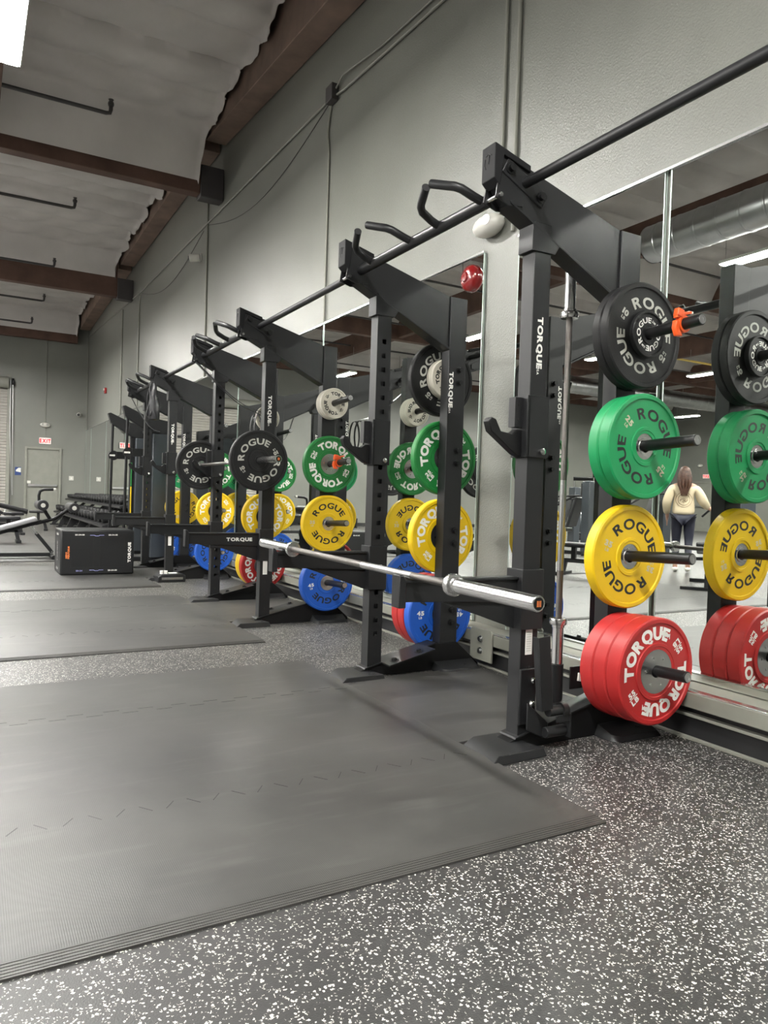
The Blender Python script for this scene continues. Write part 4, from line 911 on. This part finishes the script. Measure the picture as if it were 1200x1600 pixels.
def machine(loc, rz, lab, h=1.5):
    t = empty('leg_machine', loc, rz, lab, 'exercise machine', 'exercise machines seen in the mirror')
    MB().box(-0.7, 0.7, -0.04, 0.04, 0, 0.07).build('base_rail', 'rack', t, bevel=0.006)
    for x in (-0.7, 0.66): MB().box(x, x + 0.06, -0.35, 0.35, 0, 0.06).build('base_crossbar', 'rack', t, bevel=0.006)
    MB().box(-0.68, -0.52, -0.14, 0.14, 0.06, h).build('weight_tower', 'shroud', t, bevel=0.012)
    MB().tube([(0.6, 0.0, 0.06), (0.30, 0.0, 0.8)], 0.03, 8).build('front_post', 'rack', t)
    MB().box(-0.20, 0.22, -0.2, 0.2, 0.44, 0.52).build('seat_pad', 'pad', t, bevel=0.02); MB().box(-0.03, 0.03, -0.03, 0.03, 0.06, 0.45).build('seat_post', 'rack', t)
    MB().box(-0.06, 0.0, -0.2, 0.2, 0, 0.62, Matrix.Translation((-0.22, 0, 0.55)) @ Matrix.Rotation(-0.3, 4, 'Y')).build('back_pad', 'pad', t, bevel=0.02)
    for s in (-1, 1): MB().tube([(-0.5, s * 0.2, h * 0.8), (-0.1, s * 0.32, h * 0.78), (0.25, s * 0.32, h * 0.65)], 0.02, 8).build('press_handle', 'rack_dark', t)
machine((-4.9, 9.6, 0), 0.4, 'dark weight machine just left of the person in the mirror', 1.55)
machine((-6.2, 8.6, 0), 2.0, 'dark weight machine right of the person in the mirror', 1.3)
machine((-4.6, 11.2, 0), 1.2, 'dark weight machine seen deep in the mirror behind the yellow plate', 1.45)
machine((-6.5, 13.5, 0), 0.2, 'dark weight machine seen in the mirror below the elliptical trainer', 1.4)
# elliptical trainer seen in the mirror
t = empty('elliptical_trainer', (-9.6, 15.6, 0), 2.2, 'black elliptical trainer against the grey wall, seen in the mirror', 'elliptical trainer')
MB().box(-0.9, 0.9, -0.05, 0.05, 0.03, 0.12).build('base_rail', 'rack', t, bevel=0.01)
for x in (-0.85, 0.85): MB().box(x - 0.04, x + 0.04, -0.32, 0.32, 0, 0.07).build('stabiliser', 'rack', t, bevel=0.006)
MB().sphere((0.55, 0, 0.42), 0.38, (1, 0.35, 0.95)).build('drive_housing', 'shroud', t)
MB().tube([(0.5, 0, 0.6), (0.42, 0, 1.25), (0.36, 0, 1.6)], 0.045, 10).build('console_mast', 'rack', t)
MB().box(-0.04, 0.04, -0.28, 0.28, -0.04, 0.06, Matrix.Translation((0.33, 0, 1.72)) @ Matrix.Rotation(-0.4, 4, 'Y')).build('console', 'rack_dark', t, bevel=0.01)
for s in (-1, 1):
    MB().tube([(0.45, s * 0.26, 0.75), (0.35, s * 0.27, 1.2), (0.20, s * 0.27, 1.45), (0.15, s * 0.27, 1.65)], 0.022, 8).build('swing_handle', 'steel', t)
    MB().tube([(0.75, s * 0.2, 0.35), (-0.7, s * 0.2, 0.18 + 0.1 * s)], 0.03, 8).build('pedal_arm', 'rack', t)
    MB().box(-0.55, -0.20, s * 0.2 - 0.08, s * 0.2 + 0.08, 0.24 + 0.08 * s, 0.28 + 0.08 * s).build('pedal', 'black', t, bevel=0.01)

# ------------------------------------------------------------------ the person seen in the mirror
def skin_mesh(name, joints, bones, m, parent, sub=2, flat=1.0):
    """joints: name -> (xyz, (rx, ry)); bones: pairs"""
    names = list(joints); me = bpy.data.meshes.new(name); me.from_pydata([joints[n][0] for n in names], [(names.index(a), names.index(b_)) for a, b_ in bones], [])
    o = bpy.data.objects.new(name, me); COL.objects.link(o)
    sk = o.modifiers.new('skin', 'SKIN'); sk.use_smooth_shade = True; sk.branch_smoothing = 0.6
    for i, n_ in enumerate(names):
        r = joints[n_][1]; me.skin_vertices[0].data[i].radius = r if isinstance(r, tuple) else (r, r)
        me.skin_vertices[0].data[i].use_root = (i == 0)
    sb = o.modifiers.new('sub', 'SUBSURF'); sb.levels = sub; sb.render_levels = sub
    dg = bpy.context.evaluated_depsgraph_get(); dg.update()
    me2 = bpy.data.meshes.new_from_object(o.evaluated_get(dg)); o.modifiers.clear(); o.data = me2
    me2.materials.clear(); me2.materials.append(M[m]); me2.polygons.foreach_set('use_smooth', [True] * len(me2.polygons))
    o.parent = parent
    return o
pt = empty('person', (-3.85, 7.66, 0), math.radians(51.5), 'person in cream sweatshirt and navy leggings walking away, seen in the mirror', 'person')
J = {'pelvis': ((0, 0, 0.90), (0.13, 0.10)), 'waist': ((0, 0, 1.03), (0.115, 0.085)), 'chest': ((0, 0, 1.22), (0.135, 0.095)), 'upper': ((0, -0.01, 1.33), (0.12, 0.08)),
     'neck': ((0, 0.0, 1.40), 0.05), 'skull0': ((0, 0.015, 1.46), 0.062), 'skull1': ((0, 0.015, 1.53), (0.078, 0.092)), 'skull2': ((0, 0.0, 1.59), (0.055, 0.06)),
     'sh_r': ((0.155, 0, 1.325), 0.052), 'el_r': ((0.23, -0.03, 1.07), 0.040), 'wr_r': ((0.235, 0.12, 0.86), 0.028), 'pa_r': ((0.235, 0.16, 0.80), (0.034, 0.018)),
     'sh_l': ((-0.155, 0, 1.325), 0.052), 'el_l': ((-0.27, 0.02, 1.09), 0.040), 'wr_l': ((-0.36, 0.18, 0.99), 0.028), 'pa_l': ((-0.395, 0.225, 0.975), (0.034, 0.018)),
     'hip_r': ((0.085, 0, 0.84), 0.085), 'kn_r': ((0.09, 0.05, 0.48), 0.056), 'an_r': ((0.09, -0.03, 0.10), 0.036), 'ft_r': ((0.09, 0.02, 0.045), 0.036), 'to_r': ((0.095, 0.13, 0.035), 0.026),
     'hip_l': ((-0.085, 0, 0.84), 0.085), 'kn_l': ((-0.09, -0.02, 0.48), 0.056), 'an_l': ((-0.09, -0.16, 0.13), 0.036), 'ft_l': ((-0.09, -0.12, 0.07), 0.036), 'to_l': ((-0.095, -0.01, 0.035), 0.026)}
Bn = [('pelvis', 'waist'), ('waist', 'chest'), ('chest', 'upper'), ('upper', 'neck'), ('neck', 'skull0'), ('skull0', 'skull1'), ('skull1', 'skull2'), ('upper', 'sh_r'), ('sh_r', 'el_r'), ('el_r', 'wr_r'), ('wr_r', 'pa_r'), ('upper', 'sh_l'), ('sh_l', 'el_l'), ('el_l', 'wr_l'), ('wr_l', 'pa_l'),
      ('pelvis', 'hip_r'), ('hip_r', 'kn_r'), ('kn_r', 'an_r'), ('an_r', 'ft_r'), ('ft_r', 'to_r'), ('pelvis', 'hip_l'), ('hip_l', 'kn_l'), ('kn_l', 'an_l'), ('an_l', 'ft_l'), ('ft_l', 'to_l')]
for sd, base, d in (('r', (0.235, 0.16, 0.80), Vector((0, 0.35, -0.94))), ('l', (-0.395, 0.225, 0.975), Vector((-0.6, 0.75, -0.2)))):
    d.normalize(); side = Vector((0, 0.94, 0.35)) if sd == 'r' else Vector((0, 0.3, 0.95))
    for fi, (off, ln) in enumerate(((-0.027, 0.060), (-0.009, 0.072), (0.009, 0.068), (0.026, 0.052))):
        b0 = Vector(base) + side * off + d * 0.02; m1 = b0 + d * ln * 0.55; m2 = b0 + d * ln * 0.95 + Vector((0, 0.012, -0.01))
        J['f%s%da' % (sd, fi)] = (tuple(b0), 0.010); J['f%s%db' % (sd, fi)] = (tuple(m1), 0.0085); J['f%s%dc' % (sd, fi)] = (tuple(m2), 0.0075)
        Bn += [('pa_' + sd, 'f%s%da' % (sd, fi)), ('f%s%da' % (sd, fi), 'f%s%db' % (sd, fi)), ('f%s%db' % (sd, fi), 'f%s%dc' % (sd, fi))]
    th = Vector(base) + side * 0.035 - d * 0.015; J['t%sa' % sd] = (tuple(th), 0.012); J['t%sb' % sd] = (tuple(th + side * 0.02 + d * 0.03), 0.009)
    Bn += [('pa_' + sd, 't%sa' % sd), ('t%sa' % sd, 't%sb' % sd)]
skin_mesh('body', J, Bn, 'skin', pt)
m = MB(); m.sphere((0, 0.098, 1.52), 0.016, (0.7, 1.0, 1.2), 10, 8).sphere((0.077, 0.005, 1.52), 0.022, (0.4, 0.8, 1.2), 10, 8).sphere((-0.077, 0.005, 1.52), 0.022, (0.4, 0.8, 1.2), 10, 8); m.build('nose_and_ears', 'skin', pt)
m = MB()
for x in (-0.03, 0.03): m.sphere((x, 0.088, 1.54), 0.011, (1.2, 0.7, 0.8), 10, 8)
m.build('eyes', 'black', pt); MB().sphere((0, 0.09, 1.477), 0.018, (1.2, 0.4, 0.35), 10, 8).build('mouth', 'red', pt)
SJ = {k: J[k] for k in ('waist', 'chest', 'upper')}
SJ = {'hem': ((0, 0, 0.87), (0.165, 0.125)), 'hem2': ((0, 0, 0.93), (0.182, 0.135)), 'chest': ((0, 0, 1.18), (0.182, 0.125)), 'upper': ((0, -0.01, 1.32), (0.16, 0.10)), 'collar': ((0, 0.0, 1.385), (0.075, 0.07)),
      'sh_r': ((0.17, 0, 1.30), 0.085), 'el_r': ((0.25, -0.03, 1.07), 0.075), 'cu_r': ((0.24, 0.10, 0.89), 0.052), 'sh_l': ((-0.17, 0, 1.30), 0.085), 'el_l': ((-0.28, 0.02, 1.09), 0.080), 'cu_l': ((-0.345, 0.16, 1.0), 0.052)}
skin_mesh('sweatshirt', SJ, [('hem', 'hem2'), ('hem2', 'chest'), ('chest', 'upper'), ('upper', 'collar'), ('upper', 'sh_r'), ('sh_r', 'el_r'), ('el_r', 'cu_r'), ('upper', 'sh_l'), ('sh_l', 'el_l'), ('el_l', 'cu_l')], 'sweater', pt)
LJ = {'pelvis': ((0, 0, 0.90), (0.15, 0.125)), 'hip_r': ((0.088, -0.01, 0.82), (0.102, 0.105)), 'kn_r': ((0.09, 0.05, 0.48), 0.066), 'an_r': ((0.09, -0.025, 0.14), 0.044), 'hip_l': ((-0.088, -0.01, 0.82), (0.102, 0.105)), 'kn_l': ((-0.09, -0.02, 0.48), 0.066), 'an_l': ((-0.09, -0.15, 0.17), 0.044)}
skin_mesh('leggings', LJ, [('pelvis', 'hip_r'), ('hip_r', 'kn_r'), ('kn_r', 'an_r'), ('pelvis', 'hip_l'), ('hip_l', 'kn_l'), ('kn_l', 'an_l')], 'navy', pt)
for x, y, z in ((0.09, 0.04, 0.045), (-0.09, -0.08, 0.06)): MB().sphere((x, y, z), 0.10, (0.46, 1.25, 0.45)).build('shoe', 'offwhite', pt)
m = MB(); m.sphere((0, -0.012, 1.545), 0.092, (0.90, 1.08, 1.02))
for k in range(26):
    a = -0.9 + 1.8 * k / 25; x0 = 0.085 * math.sin(a); yy0 = -0.045 - 0.06 * math.cos(a)
    m.tube([(x0, yy0, 1.55), (x0 * 1.3, yy0 - 0.035, 1.46), (x0 * 1.25, -0.135 + 0.02 * math.cos(k), 1.34), (x0 * 0.9 + 0.01 * math.sin(k * 3), -0.155, 1.27), (x0 * 0.6, -0.155, 1.20 + 0.03 * math.sin(k * 5))], [0.02, 0.021, 0.018, 0.012, 0.004], 6)
m.build('hair', 'hair', pt)
bpy.context.view_layer.update()
sw = [o for o in kids(pt) if o.name.startswith('sweatshirt')][0]
def on_back(x, z):
    ok, loc, nn, idx = sw.ray_cast(Vector((x, -1, z)), Vector((0, 1, 0))); return (x, (loc.y - 0.004) if ok else -0.14, z)
m = MB()
for R_ in (0.115, 0.085): m.tube([on_back(R_ * math.cos(a), 1.12 + R_ * math.sin(a)) for a in [2 * PI * k / 40 for k in range(41)]], 0.003, 5)
m.tube([on_back(x, 1.11 + 0.02 * math.sin(x * 60)) for x in [-0.06 + 0.012 * k for k in range(11)]], 0.004, 5); m.tube([on_back(0.02 * math.sin(k), 1.07 + 0.01 * k) for k in range(8)], 0.003, 5)
m.build('back_emblem', 'brownprint', pt)
